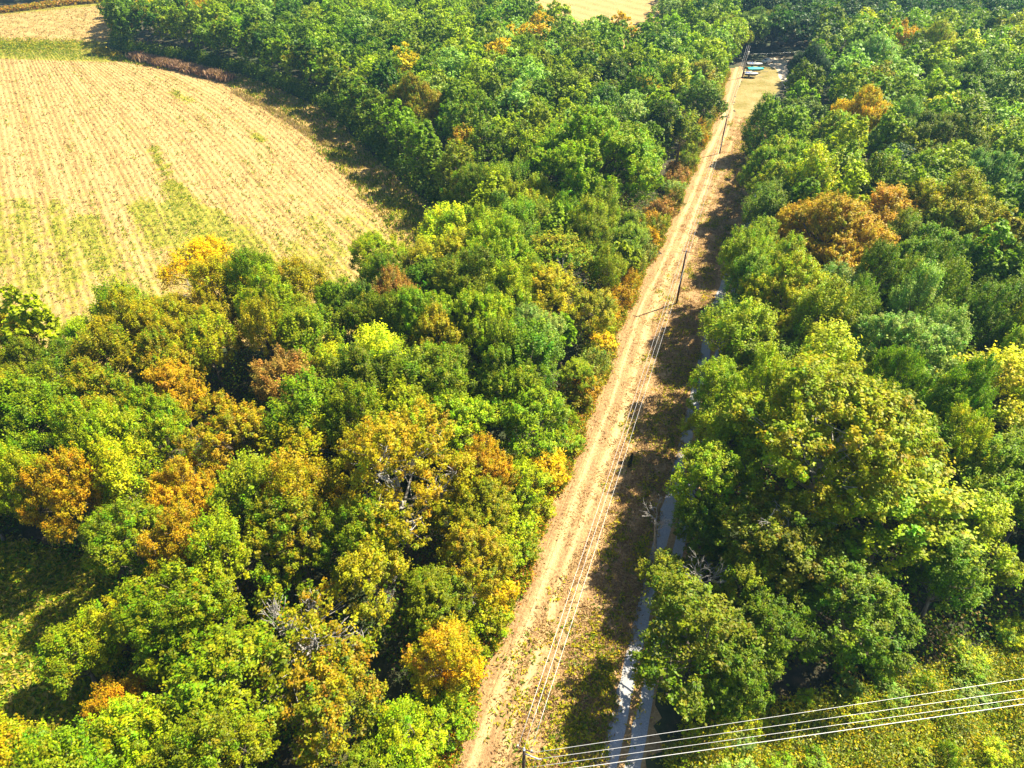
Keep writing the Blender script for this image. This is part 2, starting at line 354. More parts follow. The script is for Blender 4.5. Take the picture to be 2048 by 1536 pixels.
def crown_mesh(name, g, R, h, kind, dens=1., leaf=.28, per=34, auts=None):
    C, Nn, lobv, cr, lob, cz, hz = crown_points(g, R, h, kind, dens, leaf)
    nc = len(C)
    cnt = np.maximum(4, (per * g.uniform(.5, 1.4, nc))).astype(int)
    idx = np.repeat(np.arange(nc), cnt); n = len(idx)
    crs = cr * g.uniform(.65, 1.3, nc)
    off = g.normal(size=(n, 3)) * .5; ln = np.linalg.norm(off, axis=1, keepdims=True); off = off / np.maximum(1, ln / 1.1)
    nn = Nn[idx]
    al = (off * nn).sum(1, keepdims=True)
    ax_ = nn * .7 + np.array([0, 0, .75]); ax_ /= np.linalg.norm(ax_, axis=1, keepdims=True)
    da = (off * ax_).sum(1, keepdims=True); st_ = {'ash': 1.75, 'locust': 1.35, 'column': 1.7}.get(kind, 1.35)
    off = (off - da * ax_) * (1 - .28 * np.clip(da, -1, 1)) * .72 + ax_ * da * st_     # twig ends drawn out upward and outward
    if kind in ('ash', 'locust'): off[:, 2] *= 1.35
    if kind == 'locust': off[:, 2] -= np.abs(g.normal(size=n)) * .2
    X = C[idx] + off * crs[idx][:, None]
    nrm = g.normal(size=(n, 3)) * .62 + nn * .5 + off * .3 + np.array([.12, .06, .85])
    S = leaf * g.uniform(.65, 1.35, n)
    cv = g.uniform(.62, 1.35, nc)[idx] * (1 + .12 * lobv[idx]); lv = g.uniform(.65, 1.38, n)
    val = cv * lv
    hue = (g.normal(size=nc) * .15)[idx] + .06 * lobv[idx] + g.normal(size=n) * .08
    base = np.stack([val * (1 + hue), val, val * np.clip(1 + hue * .5, .3, 2)], 1)
    # autumn colour: whole clusters, more often outside and high up, and single leaves
    hi = np.clip((C[:, 2] - (cz - hz)) / (2 * hz), 0, 1)
    ca = np.clip(g.normal(size=nc) * .42 + .25 + .3 * hi + .35 * lobv, 0, 1)
    aut = np.clip(ca[idx] * g.uniform(.3, 1.3, n) + (g.random(n) < .06) * .7, 0, 1)
    pick = g.choice(4, nc, p=[.4, .3, .12, .18])[idx]
    autc = ORANGES[pick] * g.uniform(.7, 1.25, n)[:, None]
    me = leaves_mesh(name, X, nrm, S, base, aut, autc, g=g)
    me.materials.append(M['leaf'])
    return me, lob, cz
def tube(bm, pts, rad, k=6):
    rings = []
    for i, p in enumerate(pts):
        p = Vector(p); d = (Vector(pts[min(i + 1, len(pts) - 1)]) - Vector(pts[max(i - 1, 0)])).normalized()
        q = d.to_track_quat('Z', 'Y'); rings.append([bm.verts.new(p + q @ Vector((math.cos(2 * math.pi * j / k) * rad[i], math.sin(2 * math.pi * j / k) * rad[i], 0))) for j in range(k)])
    for a, b in zip(rings, rings[1:]):
        for j in range(k): bm.faces.new((a[j], a[(j + 1) % k], b[(j + 1) % k], b[j]))
    bm.faces.new(rings[-1]); bm.faces.new(list(reversed(rings[0])))
def limb(bm, r, a, b, r0, r1, k=5, bend=.12, n=4):
    a = Vector(a); b = Vector(b); L_ = (b - a).length; pts = []; rad = []
    o = Vector((r.gauss(0, 1), r.gauss(0, 1), abs(r.gauss(0, .6)))) * L_ * bend
    for i in range(n + 1):
        t = i / n; pts.append(a.lerp(b, t) + o * math.sin(t * math.pi)); rad.append(r0 + (r1 - r0) * t)
    tube(bm, pts, rad, k); return pts
def trunk_mesh(name, lob, h, R, seed, bark, twigs=3, thick=1.):
    r = random.Random(seed); bm = bmesh.new()
    tr = .035 * R * thick + .09; top = h * .62
    tp = [(0, 0, -.2), (r.gauss(0, .1), r.gauss(0, .1), h * .2), (r.gauss(0, .2), r.gauss(0, .2), h * .42), (r.gauss(0, .3), r.gauss(0, .3), top)]
    tube(bm, tp, [tr * 1.35, tr, tr * .8, tr * .4], 8)
    for lx, ly, lz, lr in lob:
        z0 = min(top * .97, max(h * .16, lz - math.hypot(lx, ly) * .9 - 1)); t = z0 / top; c = (tp[1][0] * t, tp[1][1] * t, z0)
        ps = limb(bm, r, c, (lx, ly, lz), tr * .42, tr * .12)
        for q in range(twigs):
            d = Vector((r.gauss(0, 1), r.gauss(0, 1), r.gauss(.5, .6))).normalized()
            limb(bm, r, ps[r.choice([2, 3, 4])], Vector((lx, ly, lz)) + d * lr * r.uniform(.8, 1.08), tr * .14, .02, 4, .08, 3)
    me = bpy.data.meshes.new(name); bm.to_mesh(me); bm.free(); me.materials.append(bark); return me

# ------------------------------------------------------------------ tree prototypes (meshes shared by the copies)
PROTO = {}
def proto(key, kind, R, h, n, dens, leaf, per, bark='bark', twigs=3, thick=1.):
    L_ = []
    for i in range(n):
        g = np.random.default_rng(abs(hash_(key)) + i * 17)
        cm, lob, cz = crown_mesh('crown', g, R, h, kind, dens, leaf, per)
        tm = trunk_mesh('trunk', lob, h, R, i * 31 + 5, M[bark], twigs, thick)
        L_.append((cm, tm, R, h))
    PROTO[key] = L_
def hash_(s): return sum(ord(c) * (i + 3) for i, c in enumerate(s))
proto('oak', 'oak', 5, 15, 5, 1.5, .23, 60)
proto('ash', 'ash', 4.2, 16, 5, 1.5, .23, 54)
proto('locust', 'locust', 4.5, 14, 4, 1.5, .24, 50)
proto('sycamore', 'sycamore', 9.5, 23, 1, 1.6, .34, 50, 'palebark', 3)
proto('sparse', 'sparse', 8, 20, 1, 1.5, .25, 44, 'palebark', 9, 1.2)
proto('twiggy', 'sparse', 5, 14, 2, 1.2, .27, 34, 'deadwood', 14)
proto('column', 'column', 3, 14, 2, 1.3, .3, 40)
proto('shrub', 'shrub', 2, 3.2, 4, 1.3, .22, 38)
proto('bigoak', 'bigoak', 12, 21, 2, 1.6, .34, 42)
proto('midoak', 'oak', 5, 15, 3, 1.0, .42, 22)
proto('midash', 'ash', 4.2, 16, 3, 1.0, .42, 20)

PAL = {'deep green': (.058, .150, .004), 'mid green': (.135, .240, .003), 'bright green': (.20, .335, .003), 'olive green': (.20, .285, .004), 'yellow green': (.30, .40, .003),
       'lime': (.44, .50, .004), 'golden yellow': (.62, .46, .003), 'orange': (.46, .32, .006), 'rust brown': (.36, .22, .045), 'pale green': (.29, .43, .075),
       'blue green': (.052, .12, .030), 'grey mauve': (.24, .2, .18), 'amber olive': (.36, .35, .004)}
ORD = ['', 'first', 'second', 'third', 'fourth', 'fifth', 'sixth', 'seventh', 'eighth', 'ninth', 'tenth', 'eleventh', 'twelfth', 'thirteenth', 'fourteenth', 'fifteenth', 'sixteenth', 'seventeenth', 'eighteenth', 'nineteenth', 'twentieth']
for t_, b_ in (('twenty', 20), ('thirty', 30), ('forty', 40)):
    if b_ > 20: ORD.append({'thirty': 'thirtieth', 'forty': 'fortieth'}[t_])
    ORD += [t_ + '-' + ORD[i] for i in range(1, 10)]
T = []          # dict per tree
def at(px, py, h, frac=.62):
    return G(px, py, h * frac)
def slant(x, y, z): return math.sqrt(x * x + y * y + (H - z) ** 2)
def special(px, py, rpx, colr, kind, h, label, aut=.3, name='broadleaf_tree'):
    x, y = at(px, py, h); R = rpx / FPX * slant(x, y, h * .6)
    T.append(dict(x=x, y=y, R=R, h=h, kind=kind, c=colr, aut=aut, label=label, name=name, sp=True))
# left wood
S_ = special
S_(410, 545, 78, 'golden yellow', 'locust', 13, 'golden yellow tree with pale bare twigs at the near edge of the stubble field', .5)
S_(745, 735, 80, 'lime', 'locust', 15, 'bright lemon green feathery crown in the middle of the left wood', .1)
S_(655, 745, 55, 'lime', 'locust', 14, 'smaller lemon green crown touching the left side of the bright feathery one', .3)
S_(575, 775, 68, 'rust brown', 'ash', 15, 'rust brown crown standing above dark gaps in the middle of the left wood', .3)
S_(355, 795, 62, 'orange', 'ash', 14, 'orange topped crown with feathery tips left of the rust brown tree', .6)
S_(795, 605, 58, 'rust brown', 'oak', 15, 'brownish orange crown behind the bright lemon green feathery tree', .6)
S_(265, 965, 68, 'lime', 'locust', 16, 'tall drooping lime crown standing forward of its neighbours above the glade', .0)
S_(375, 1000, 52, 'orange', 'oak', 13, 'orange crown just right of the tall drooping lime tree', .6)
S_(455, 890, 78, 'amber olive', 'oak', 15, 'broad amber crown with orange tips above the small orange crown', .8)
S_(790, 950, 165, 'amber olive', 'sparse', 20, 'largest tree of the left wood, thin amber olive crown showing pale limbs', .55, 'cottonwood_tree')
S_(965, 955, 58, 'orange', 'oak', 13, 'rusty orange crown between the largest left tree and the mown strip', .7)
S_(885, 1310, 75, 'amber olive', 'locust', 11, 'bright orange gold slender tree beside the foot of the mown strip', .9)
S_(935, 1130, 70, 'amber olive', 'oak', 11, 'orange brown crown on the left bank of the mown strip', .5)
S_(370, 1240, 95, 'bright green', 'oak', 15, 'bright green large leaved crown at the right corner of the glade', .35)
S_(450, 1130, 72, 'yellow green', 'ash', 16, 'pale yellow green dome just behind the bright green large leaved tree', .1)
S_(610, 1290, 108, 'olive green', 'twiggy', 14, 'thin green crown full of bare grey twigs near the photo foot', .6)
S_(240, 1425, 55, 'orange', 'ash', 9, 'small tree with red orange top at the near edge of the glade', .9)
S_(235, 1260, 60, 'yellow green', 'locust', 10, 'low feathery yellow green tree leaning over the shaded glade', .3)
S_(150, 1320, 58, 'olive green', 'locust', 9, 'small feathery olive tree furthest out in the shaded glade', .3)
S_(300, 1510, 85, 'yellow green', 'oak', 13, 'yellow green crown cut by the photo foot left of centre, by the glade', .35)
S_(660, 1420, 88, 'olive green', 'locust', 13, 'olive brown fine leaved crown below the one with grey twigs', .7)
S_(830, 1500, 80, 'yellow green', 'locust', 10, 'lime crown at the photo foot next to the mown strip', .25)
S_(1070, 850, 82, 'bright green', 'ash', 13, 'bright green tree with a dark trunk leaning to the mown strip', .1)
S_(1065, 690, 55, 'pale green', 'oak', 14, 'pale silvery green crown behind the bright green tree by the strip', .1)
S_(905, 470, 75, 'lime', 'locust', 14, 'yellow lime smooth crown at the inner corner of the stubble field', .1)
S_(760, 520, 55, 'yellow green', 'oak', 13, 'yellow green crown at the field edge left of the smooth lime one', .2)
S_(1185, 325, 140, 'bright green', 'bigoak', 22, 'huge round dark green crown with lime tips left of the mown strip', .12, 'oak_tree')
S_(1120, 530, 75, 'olive green', 'ash', 15, 'olive crown behind the bleached bare snag of the left wood', .5)
S_(1290, 190, 32, 'golden yellow', 'ash', 15, 'small orange gold crown right of the huge round dark green one', .9)
S_(1345, 165, 32, 'lime', 'column', 17, 'upright yellow green tree in the line behind the mauve thicket', .2)
S_(1400, 165, 30, 'yellow green', 'column', 15, 'yellow tipped upright tree left of the far pole', .6)
S_(1385, 215, 34, 'grey mauve', 'twiggy', 9, 'leafless mauve grey thicket tree left of the far mown strip', .0)
S_(1335, 235, 34, 'grey mauve', 'twiggy', 12, 'grey vine draped tree just below the mauve thicket', .0)
S_(925, 300, 32, 'orange', 'ash', 15, 'orange red crown leaning over the shaded corner of the field', .9)
S_(835, 220, 60, 'olive green', 'oak', 18, 'bronze green crown on the far wood edge facing the field', .7)
S_(405, 32, 30, 'golden yellow', 'oak', 16, 'gold crown in the far wood near the end of the field', .8)
# right wood
S_(1335, 1160, 55, 'olive green', 'locust', 8, 'low olive green crown bulging over the gravel lane below the white twigs', .2)
S_(1475, 1345, 68, 'mid green', 'oak', 11, 'dark green tree at the foot of the right wood beside the bushy lane tree', .1)
S_(1500, 1180, 66, 'olive green', 'ash', 12, 'olive tree between the bare white snag and the grey twigged crown', .2)
S_(1395, 1065, 55, 'mid green', 'oak', 11, 'green crown between the lane and the bare white snag', .1)
S_(1650, 900, 185, 'yellow green', 'sycamore', 23, 'huge sycamore with white limbs and orange mottled crown in the right wood', .42, 'sycamore_tree')
S_(1425, 975, 92, 'yellow green', 'oak', 15, 'yellow green crown with white twigs poking over the gravel lane', .15)
S_(1570, 1090, 105, 'olive green', 'oak', 15, 'olive crown in front of the huge sycamore with grey twigs inside', .3)
S_(1385, 1290, 108, 'mid green', 'locust', 13, 'dense green bushy tree with lime top beside the double gravel lane', .25)
S_(1790, 1030, 120, 'yellow green', 'ash', 18, 'yellow green spreading crown on the right shoulder of the huge sycamore', .3)
S_(1930, 1090, 85, 'yellow green', 'locust', 14, 'rounded lime tree with a lit rim over the black gap at right', .05)
S_(1690, 1230, 100, 'mid green', 'oak', 13, 'dark shaded green tree below the huge sycamore', .15)
S_(1550, 1270, 70, 'mid green', 'oak', 12, 'dark green tree between the bushy lane tree and the shaded one', .1)
S_(1580, 620, 105, 'lime', 'oak', 17, 'yellow topped lime crown by the strip near the long pole shadow', .45)
S_(1470, 650, 55, 'pale green', 'oak', 12, 'pale green crown nearest the strip below the pole shadow', .05)
S_(1520, 740, 75, 'olive green', 'ash', 14, 'olive tree on the lane edge above the low yellow green crown', .2)
S_(1400, 860, 45, 'yellow green', 'ash', 9, 'low yellow green crown reaching over the lane left of the sycamore', .3)
S_(1660, 760, 95, 'yellow green', 'locust', 17, 'wide yellow green dome behind the huge sycamore', .1)
S_(1790, 730, 105, 'pale green', 'oak', 17, 'pale cream green dome up and right of the huge sycamore', .15)
S_(1960, 800, 95, 'lime', 'locust', 17, 'lime yellow feathery crown at the right photo margin', .1)
S_(1660, 490, 108, 'orange', 'bigoak', 19, 'broad orange gold crown in the middle of the right wood', .6, 'maple_tree')
S_(1760, 450, 62, 'orange', 'ash', 18, 'deep orange crown behind the broad orange gold one', .8)
S_(1885, 450, 88, 'amber olive', 'ash', 20, 'mustard green vase shaped crown right of the orange crowns', .05)
S_(1850, 545, 82, 'bright green', 'oak', 17, 'vivid green crown just below the mustard vase shaped one', .05)
S_(1960, 385, 62, 'pale green', 'oak', 18, 'silvery pale green crown behind the mustard vase shaped one', .0)
S_(1780, 360, 50, 'blue green', 'oak', 16, 'small blue green crown behind the orange crowns', .0)
S_(1500, 500, 38, 'lime', 'locust', 9, 'small round bright lime tree hanging over the strip edge', .0)
S_(1560, 360, 75, 'yellow green', 'ash', 16, 'yellow green tree with spiky tips by the strip above the round lime one', .2)
S_(1530, 318, 27, 'pale green', 'oak', 11, 'small pale green crown just below the slim columnar tree by the lawn', .0)
S_(1526, 240, 24, 'bright green', 'column', 16, 'slim green columnar tree standing alone at the corner of the lawn', .1)
S_(1710, 255, 55, 'golden yellow', 'oak', 19, 'golden crown in the upper right wood below the yellow tops', .4)
S_(1800, 280, 55, 'pale green', 'oak', 19, 'pale green crown right of the golden one in the upper wood', .2)
S_(1740, 135, 55, 'pale green', 'oak', 19, 'pale rounded crown at the far skyline of the right wood', .0)
S_(1795, 90, 30, 'golden yellow', 'oak', 20, 'small orange gold top between pale far crowns', .7)
S_(1860, 110, 50, 'lime', 'oak', 20, 'far lemon yellow crown standing against the dark wood', .1)
S_(1925, 190, 70, 'mid green', 'oak', 20, 'large dark green crown right of the far yellow crowns', .1)
S_(1880, 310, 70, 'olive green', 'ash', 19, 'olive crown above the silvery pale green one', .1)
S_(1618, 150, 42, 'blue green', 'oak', 17, 'dark blue green tree overhanging the pale driveway', .0)
S_(1600, 235, 40, 'mid green', 'oak', 14, 'green tree between the lawn and the upper right wood', .1)
S_(1505, 52, 40, 'mid green', 'oak', 13, 'green tree directly behind the three boats', .1)
S_(1552, 48, 36, 'olive green', 'ash', 13, 'olive tree behind the white car at the head of the drive', .1)
S_(1462, 70, 34, 'yellow green', 'oak', 14, 'yellow green tree at the far end of the mown strip left of the boats', .4)
NSP = len(T)
# the rest of the woods, in staggered rows
def region(x, y):
    if y < 14 or y > 430 or abs(x) > .80 * y + 58: return None
    if inpoly(x, y, FIELD) or inpoly(x, y, FARLEFT) or inpoly(x, y, FARFIELD) or inpoly(x, y, LAWN): return None
    if x < -150 and y > 250 and inpoly(x, y, [(-400, 300), (-100, 300), (-150, 340), (-190, 385), (-210, 385), (-400, 300)]): return None
    if y < 262:
        if x < xl(y) - 2.5:
            if inpoly(x, y, GLADE): return None
            return 'left' if y < np.interp(x, [p[0] for p in NEAR], [p[1] for p in NEAR]) + 2 or x > -10 and y < 135 else ('far' if y > 130 else None)
        if x > xg(y) + (6.5 if y < 45 else 4.6):
            if inpoly(x, y, WEEDS) or (x < 30 and y < 36): return None
            if inpoly(x, y, [(88, 228), (99, 236), (103, 268), (90, 268), (80, 262)]): return None
            if y > 235 and x < 108: return 'rightfar'
            return 'right'
        return None
    if 70 < x < 100 and y < 268: return None
    if 76 < x < 84 and y < 270: return None
    return 'far'
def fbm(x, y, s):
    return (math.sin(x / s * 1.3 + 1.7 * math.sin(y / s * .9 + 2)) + math.sin(y / s * 1.1 + 1.3 * math.sin(x / s * 1.7))) * .5
def colour(reg, x, y):
    r = random.random(); n = fbm(x, y, 17)
    if reg == 'right' and y < 42: return random.choice(['mid green', 'deep green', 'yellow green'])
    if reg == 'left':
        warm = .55 + .3 * n - max(0, (x + 25)) * .012 - max(0, y - 95) * .01
        if r < warm * .42: return random.choice(['amber olive', 'amber olive', 'amber olive', 'amber olive', 'orange'])
        return random.choice(['yellow green', 'yellow green', 'olive green', 'bright green', 'mid green', 'olive green'])
    if reg == 'right':
        if r < .025: return 'amber olive'
        return random.choice(['yellow green', 'olive green', 'mid green', 'pale green', 'yellow green', 'lime', 'bright green'])
    if reg == 'rightfar': return random.choice(['mid green', 'blue green', 'olive green'])
    if x > 95 and y > 225 + (x - 95) * .12 or y > 300 and x > 60: return random.choice(['blue green', 'deep green', 'blue green'])
    if r < .025: return 'golden yellow'
    return random.choice(['mid green', 'bright green', 'pale green', 'mid green', 'yellow green', 'yellow green', 'olive green', 'deep green'])
yy = 47.0
while yy < 205:
    if all((s['x'] - xg(yy) - 5) ** 2 + (s['y'] - yy) ** 2 > (s['R'] * .5 + 1.5) ** 2 for s in T) and not inpoly(xg(yy) + 5, yy, LAWN):
        T.append(dict(x=xg(yy) + (random.uniform(4.0, 5.4) if yy < 62 else random.uniform(3.0, 4.4)), y=yy, R=random.uniform(4.4, 5.8), h=random.uniform(14, 19), kind=random.choice(['oak', 'ash', 'locust']), c=random.choice(['yellow green', 'olive green', 'mid green', 'bright green']), aut=.15, label=None, name='broadleaf_tree', sp=False))
    yy += random.uniform(5.5, 8)
E_ = [(-11, 129), (-17.5, 144), (-28, 161), (-41, 184), (-50.8, 202), (-61.8, 218), (-81, 238), (-97, 252), (-120, 267), (-139, 274), (-154, 281), (-163, 300), (-170, 322), (-182, 346)]
for (x0, y0), (x1, y1) in zip(E_, E_[1:]):
    L_ = math.hypot(x1 - x0, y1 - y0); nx, ny = (y1 - y0) / L_, -(x1 - x0) / L_; k = max(1, round(L_ / 6.0))
    for q in range(k):
        t_ = (q + random.random() * .6) / k; o_ = random.uniform(3.2, 5.2)
        T.append(dict(x=x0 + (x1 - x0) * t_ + nx * o_, y=y0 + (y1 - y0) * t_ + ny * o_, R=random.uniform(4.3, 5.6), h=random.uniform(12, 17), kind=random.choice(['oak', 'ash']), c=random.choice(['mid green', 'deep green', 'mid green', 'olive green', 'bright green']), aut=random.uniform(0, .4), label=None, name='broadleaf_tree', sp=False))
NSP = len(T)
row = 0; y = 16.0
while y < 430:
    far = min(1, max(0, (y - 110) / 150)); st = 6.6 + 2.6 * far
    x = -(.8 * y + 56) + (row % 2) * st / 2
    while x < .8 * y + 56:
        px_, py_ = x + random.uniform(-1.7, 1.7), y + random.uniform(-1.6, 1.6)
        rg = region(px_, py_)
        if rg:
            Rr = (4.3 + 1.4 * far) * random.uniform(.82, 1.3); hh = random.uniform(13.5, 18.5) + (2.5 if rg == 'right' and y > 60 else 0)
            if rg == 'left' and xl(py_) - px_ < 9: hh *= random.uniform(.55, .8); Rr *= .8
            if rg == 'left' and np.interp(px_, [p[0] for p in NEAR], [p[1] for p in NEAR]) - py_ < 4: hh *= .95
            ok = all((s['x'] - px_) ** 2 + (s['y'] - py_) ** 2 > (s['R'] * (.62 if s['kind'] != 'bigoak' else .9) + Rr * .50) ** 2 for s in T[:NSP])
            if ok:
                c = colour(rg, px_, py_)
                kd = random.choice(['oak', 'oak', 'ash', 'ash', 'locust']) if rg == 'left' else random.choice(['oak', 'oak', 'ash', 'locust'])
                T.append(dict(x=px_, y=py_, R=Rr, h=hh, kind=kd, c=c, aut=random.uniform(.05, max(.15, .55 + .35 * fbm(px_, py_, 17) - max(0, px_ + 32) * .014 - max(0, py_ - 90) * .008)) if rg == 'left' else random.uniform(0, .2), label=None, name='broadleaf_tree', sp=False, rg=rg))
        x += st
    y += st * .88; row += 1
for t in T:
    t['d'] = slant(t['x'], t['y'], 10)
    vis = abs(t['x']) < .80 * t['y'] + 36 and t['y'] > 18
    t['rank'] = 0 if t['sp'] else (t['d'] / t['R'] if vis else 900 + t['d'])
T.sort(key=lambda t: t['rank'])
IND, REST = T[:298], T[298:]
# labels: row by row, counted from the mown strip
bands = {}
for t in IND:
    side = 'left' if t['x'] < xl(t['y']) else 'right'
    t['side'] = side; bands.setdefault((side, int(t['y'] // 6.5)), []).append(t)
rowsof = {s: sorted({b for (ss, b) in bands if ss == s}) for s in ('left', 'right')}
SHAPE = {'oak': 'rounded', 'bigoak': 'broad', 'ash': 'spiky topped', 'locust': 'feathery', 'twiggy': 'thin', 'sparse': 'thin', 'sycamore': 'broad', 'column': 'upright'}
for (side, b), L_ in bands.items():
    L_.sort(key=lambda t: abs(t['x'] - xl(t['y'])))
    ri = rowsof[side].index(b) + 1
    for i, t in enumerate(L_):
        if not t['label']:
            t['label'] = f"{t['c']} {SHAPE[t['kind']]} crown, {ORD[i + 1]} {side} of the mown strip, {ORD[min(ri, len(ORD) - 1)]} row up"
TG = {'left': 'trees of the wood left of the mown strip', 'right': 'trees of the wood right of the mown strip'}
def jcol(c, amt=.14):
    b = PAL[c]; v = random.uniform(1 - amt, 1 + amt)
    return tuple(max(.003, q * v * random.uniform(.93, 1.07)) for q in b)
for t in IND:
    k = t['kind']; big = t['d'] > 150
    if big and k in ('oak', 'ash', 'locust'): k = {'oak': 'midoak', 'ash': 'midash', 'locust': 'midoak'}[k] if t['R'] < 7 else 'bigoak'
    cm, tm, R0, h0 = random.choice(PROTO[k])
    if k == 'oak' and t['R'] > 7: k = 'bigoak'; cm, tm, R0, h0 = random.choice(PROTO[k])
    e = empty(t['name'], (t['x'], t['y'], 0), random.uniform(0, 6.28)); e.scale = (t['R'] / R0 * random.uniform(.88, 1.12), t['R'] / R0 * random.uniform(.88, 1.12), t['h'] / h0)
    e.rotation_euler = (random.gauss(0, .03), random.gauss(0, .03), e.rotation_euler[2])
    tag(e, t['label'], 'tree', TG[t['side']])
    cr = link('crown', cm, None, e); cr.color = (*jcol(t['c']), t['aut'])
    link('trunk', tm, None, e)

# the far woods beyond the counted trees: one mass
def far_wood():
    Cs, Ns, Ss, Bs, As, Ac = [], [], [], [], [], []
    g = np.random.default_rng(99)
    lib = {}
    for k in ('oak', 'ash'):
        for i in range(3):
            C, Nn, lobv, cr, lob, cz, hz = crown_points(g, 5, 15, k, .62)
            lib[(k, i)] = (C, Nn, lobv, cr)
    for t in REST:
        if t['rank'] > 900 and t['y'] < 60: continue
        k = 'ash' if t['kind'] == 'ash' else 'oak'
        C, Nn, lobv, cr = lib[(k, g.integers(3))]
        per = 11 if t['d'] < 230 else 7
        a = g.uniform(0, 6.28); ca, sa = math.cos(a), math.sin(a); sx = t['R'] / 5; sz = t['h'] / 15
        nc = len(C); idx = np.repeat(np.arange(nc), per); n = len(idx)
        rotm = np.array([[ca, sa, 0], [-sa, ca, 0], [0, 0, 1]])
        X = (C[idx] @ rotm) * np.array([sx, sx, sz]) + g.normal(size=(n, 3)) * .42 * cr * sx + np.array([t['x'], t['y'], 0])
        nn = Nn[idx] @ rotm
        nrm = g.normal(size=(n, 3)) * .6 + nn * .55 + np.array([.1, .05, .8])
        bc = np.array(jcol(t['c'], .2)); v = (g.uniform(.7, 1.25, nc)[idx] * g.uniform(.75, 1.25, n))[:, None]
        au = np.clip(g.normal(size=nc) * .4 + .1 + .3 * lobv, 0, 1)[idx] * t['aut']
        Cs.append(X); Ns.append(nrm); Ss.append(g.uniform(.42, .85, n) * (1 if t['d'] < 230 else 1.3)); Bs.append(np.minimum(bc * v * 1.12, .8)); As.append(au); Ac.append(ORANGES[g.choice(4, nc)][idx])
    me = leaves_mesh('far_woodland', np.vstack(Cs), np.vstack(Ns), np.concatenate(Ss), np.vstack(Bs), np.concatenate(As), np.vstack(Ac), aspect=.75, g=g)
    o = link('far_woodland', me, M['leaf']); o.color = (1, 1, 1, 1)
    tag(o, 'mass of far green and blue green treetops beyond the field and yard', 'woodland', None, 'stuff')
    print('far wood leaves', len(me.polygons), 'trees', len(REST))
far_wood()

# ------------------------------------------------------------------ low growth (uncountable)
def tufts(name, X, Y, n_per, size, hgt, cols, label, cat, spread=.25, z=0.02, seed=1, blade=True, aut=0., aspect=.3, zs=None):
    g = np.random.default_rng(seed); m_ = len(X); idx = np.repeat(np.arange(m_), n_per); n = len(idx)
    cols = np.array(cols); cc = cols[g.integers(len(cols), size=m_)][idx] * g.uniform(.7, 1.3, n)[:, None]
    sc = g.uniform(.6, 1.4, m_)[idx]
    if zs is None: zs = np.full(m_, hgt)
    zz = zs[idx] * sc
    C = np.stack([X[idx] + g.normal(size=n) * spread * sc, Y[idx] + g.normal(size=n) * spread * sc, z + zz * (g.uniform(.1, 1, n) if not blade else .45)], 1)
    if blade:      # upright blades
        nrm = g.normal(size=(n, 3)) * np.array([1, 1, .35]); S = size * sc
        # orient the long axis upward
        u, v = basis(nrm); up = np.array([0, 0, 1.]); th = np.arctan2((v * up).sum(1), (u * up).sum(1)) + g.normal(size=n) * .45
    else:
        nrm = g.normal(size=(n, 3)) * .6 + np.array([0, 0, .7]); S = size * g.uniform(.6, 1.4, n); th = None
    me = leaves_mesh(name, C, nrm, np.asarray(S) * np.ones(n), cc, np.full(n, aut), cc * 1.1, aspect=aspect, rot=th, g=g)
    o = link(name, me, M['blade'] if blade else M['leaf']); o.color = (1, 1, 1, 1)
    tag(o, label, cat, None, 'stuff'); return o
def scatter(P, n, seed, xr=None, yr=None):
    g = np.random.default_rng(seed); xs = [p[0] for p in P]; ys_ = [p[1] for p in P]
    X = g.uniform(min(xs) if xr is None else xr[0], max(xs) if xr is None else xr[1], n); Y = g.uniform(min(ys_) if yr is None else yr[0], max(ys_) if yr is None else yr[1], n)
    k = inpoly_np(X, Y, P) & (np.abs(X) < .8 * Y + 40); return X[k], Y[k]
def npfbm(X, Y, s):
    return (np.sin(X / s * 1.3 + 1.7 * np.sin(Y / s * .9 + 2)) + np.sin(Y / s * 1.1 + 1.3 * np.sin(X / s * 1.7))) * .5
# stubble stalks in rows
X, Y = scatter(FIELD, 110000, 11, xr=(-210, -8)); rw = rowco(X, Y)
g_ = np.random.default_rng(2); rw = rw + .25 * npfbm(X, Y, 5.); k = (np.abs(((rw / .76) % 1) - .5) < .2) & (npfbm(X, Y, 2.3) + npfbm(X, Y + 40, 7.) + g_.normal(size=len(X)) * .8 > -.3) | (g_.random(len(X)) < .16); X, Y = X[k], Y[k]
tufts('corn_stubble', X, Y, 2, .42, .30, [(.30, .20, .08), (.42, .30, .14), (.18, .11, .05), (.5, .38, .2)], 'short cut stalks in rows across the tan field', 'stubble', .18, seed=3, aspect=.42)
# weeds in the field
X, Y = scatter(FIELD, 300000, 12, xr=(-270, -8)); gr = green(X, Y); g_ = np.random.default_rng(5)
nz = npfbm(rowco(X, Y) * 2.0, alonco(X, Y) * .30, 2.2) * .45 + npfbm(X, Y, 1.1) * .3 + npfbm(X + 31, Y * 1.1, .55) * .25
rh = np.sin(np.floor(rowco(X, Y) / .95) * 12.9898) * 43758.5453; rh = rh - np.floor(rh)
rh2 = np.sin(np.floor(alonco(X, Y) / 9 + rh * 7) * 78.233 + rh * 40) * 43758.5453; rh2 = rh2 - np.floor(rh2)
k = (gr * .62 + nz * .6 + (rh - .5) * .5 + (rh2 - .5) * .45 > .42 + g_.uniform(-.15, .45, len(X))) & (g_.random(len(X)) < .5); X, Y = X[k], Y[k]
tufts('field_weeds', X, Y, 3, .42, .38, [(.13, .24, .005), (.27, .33, .006), (.40, .39, .01), (.08, .16, .005), (.2, .3, .01)], 'bright green weeds growing in streaks through the stubble', 'weeds', .28, seed=4, blade=False, aspect=.5)
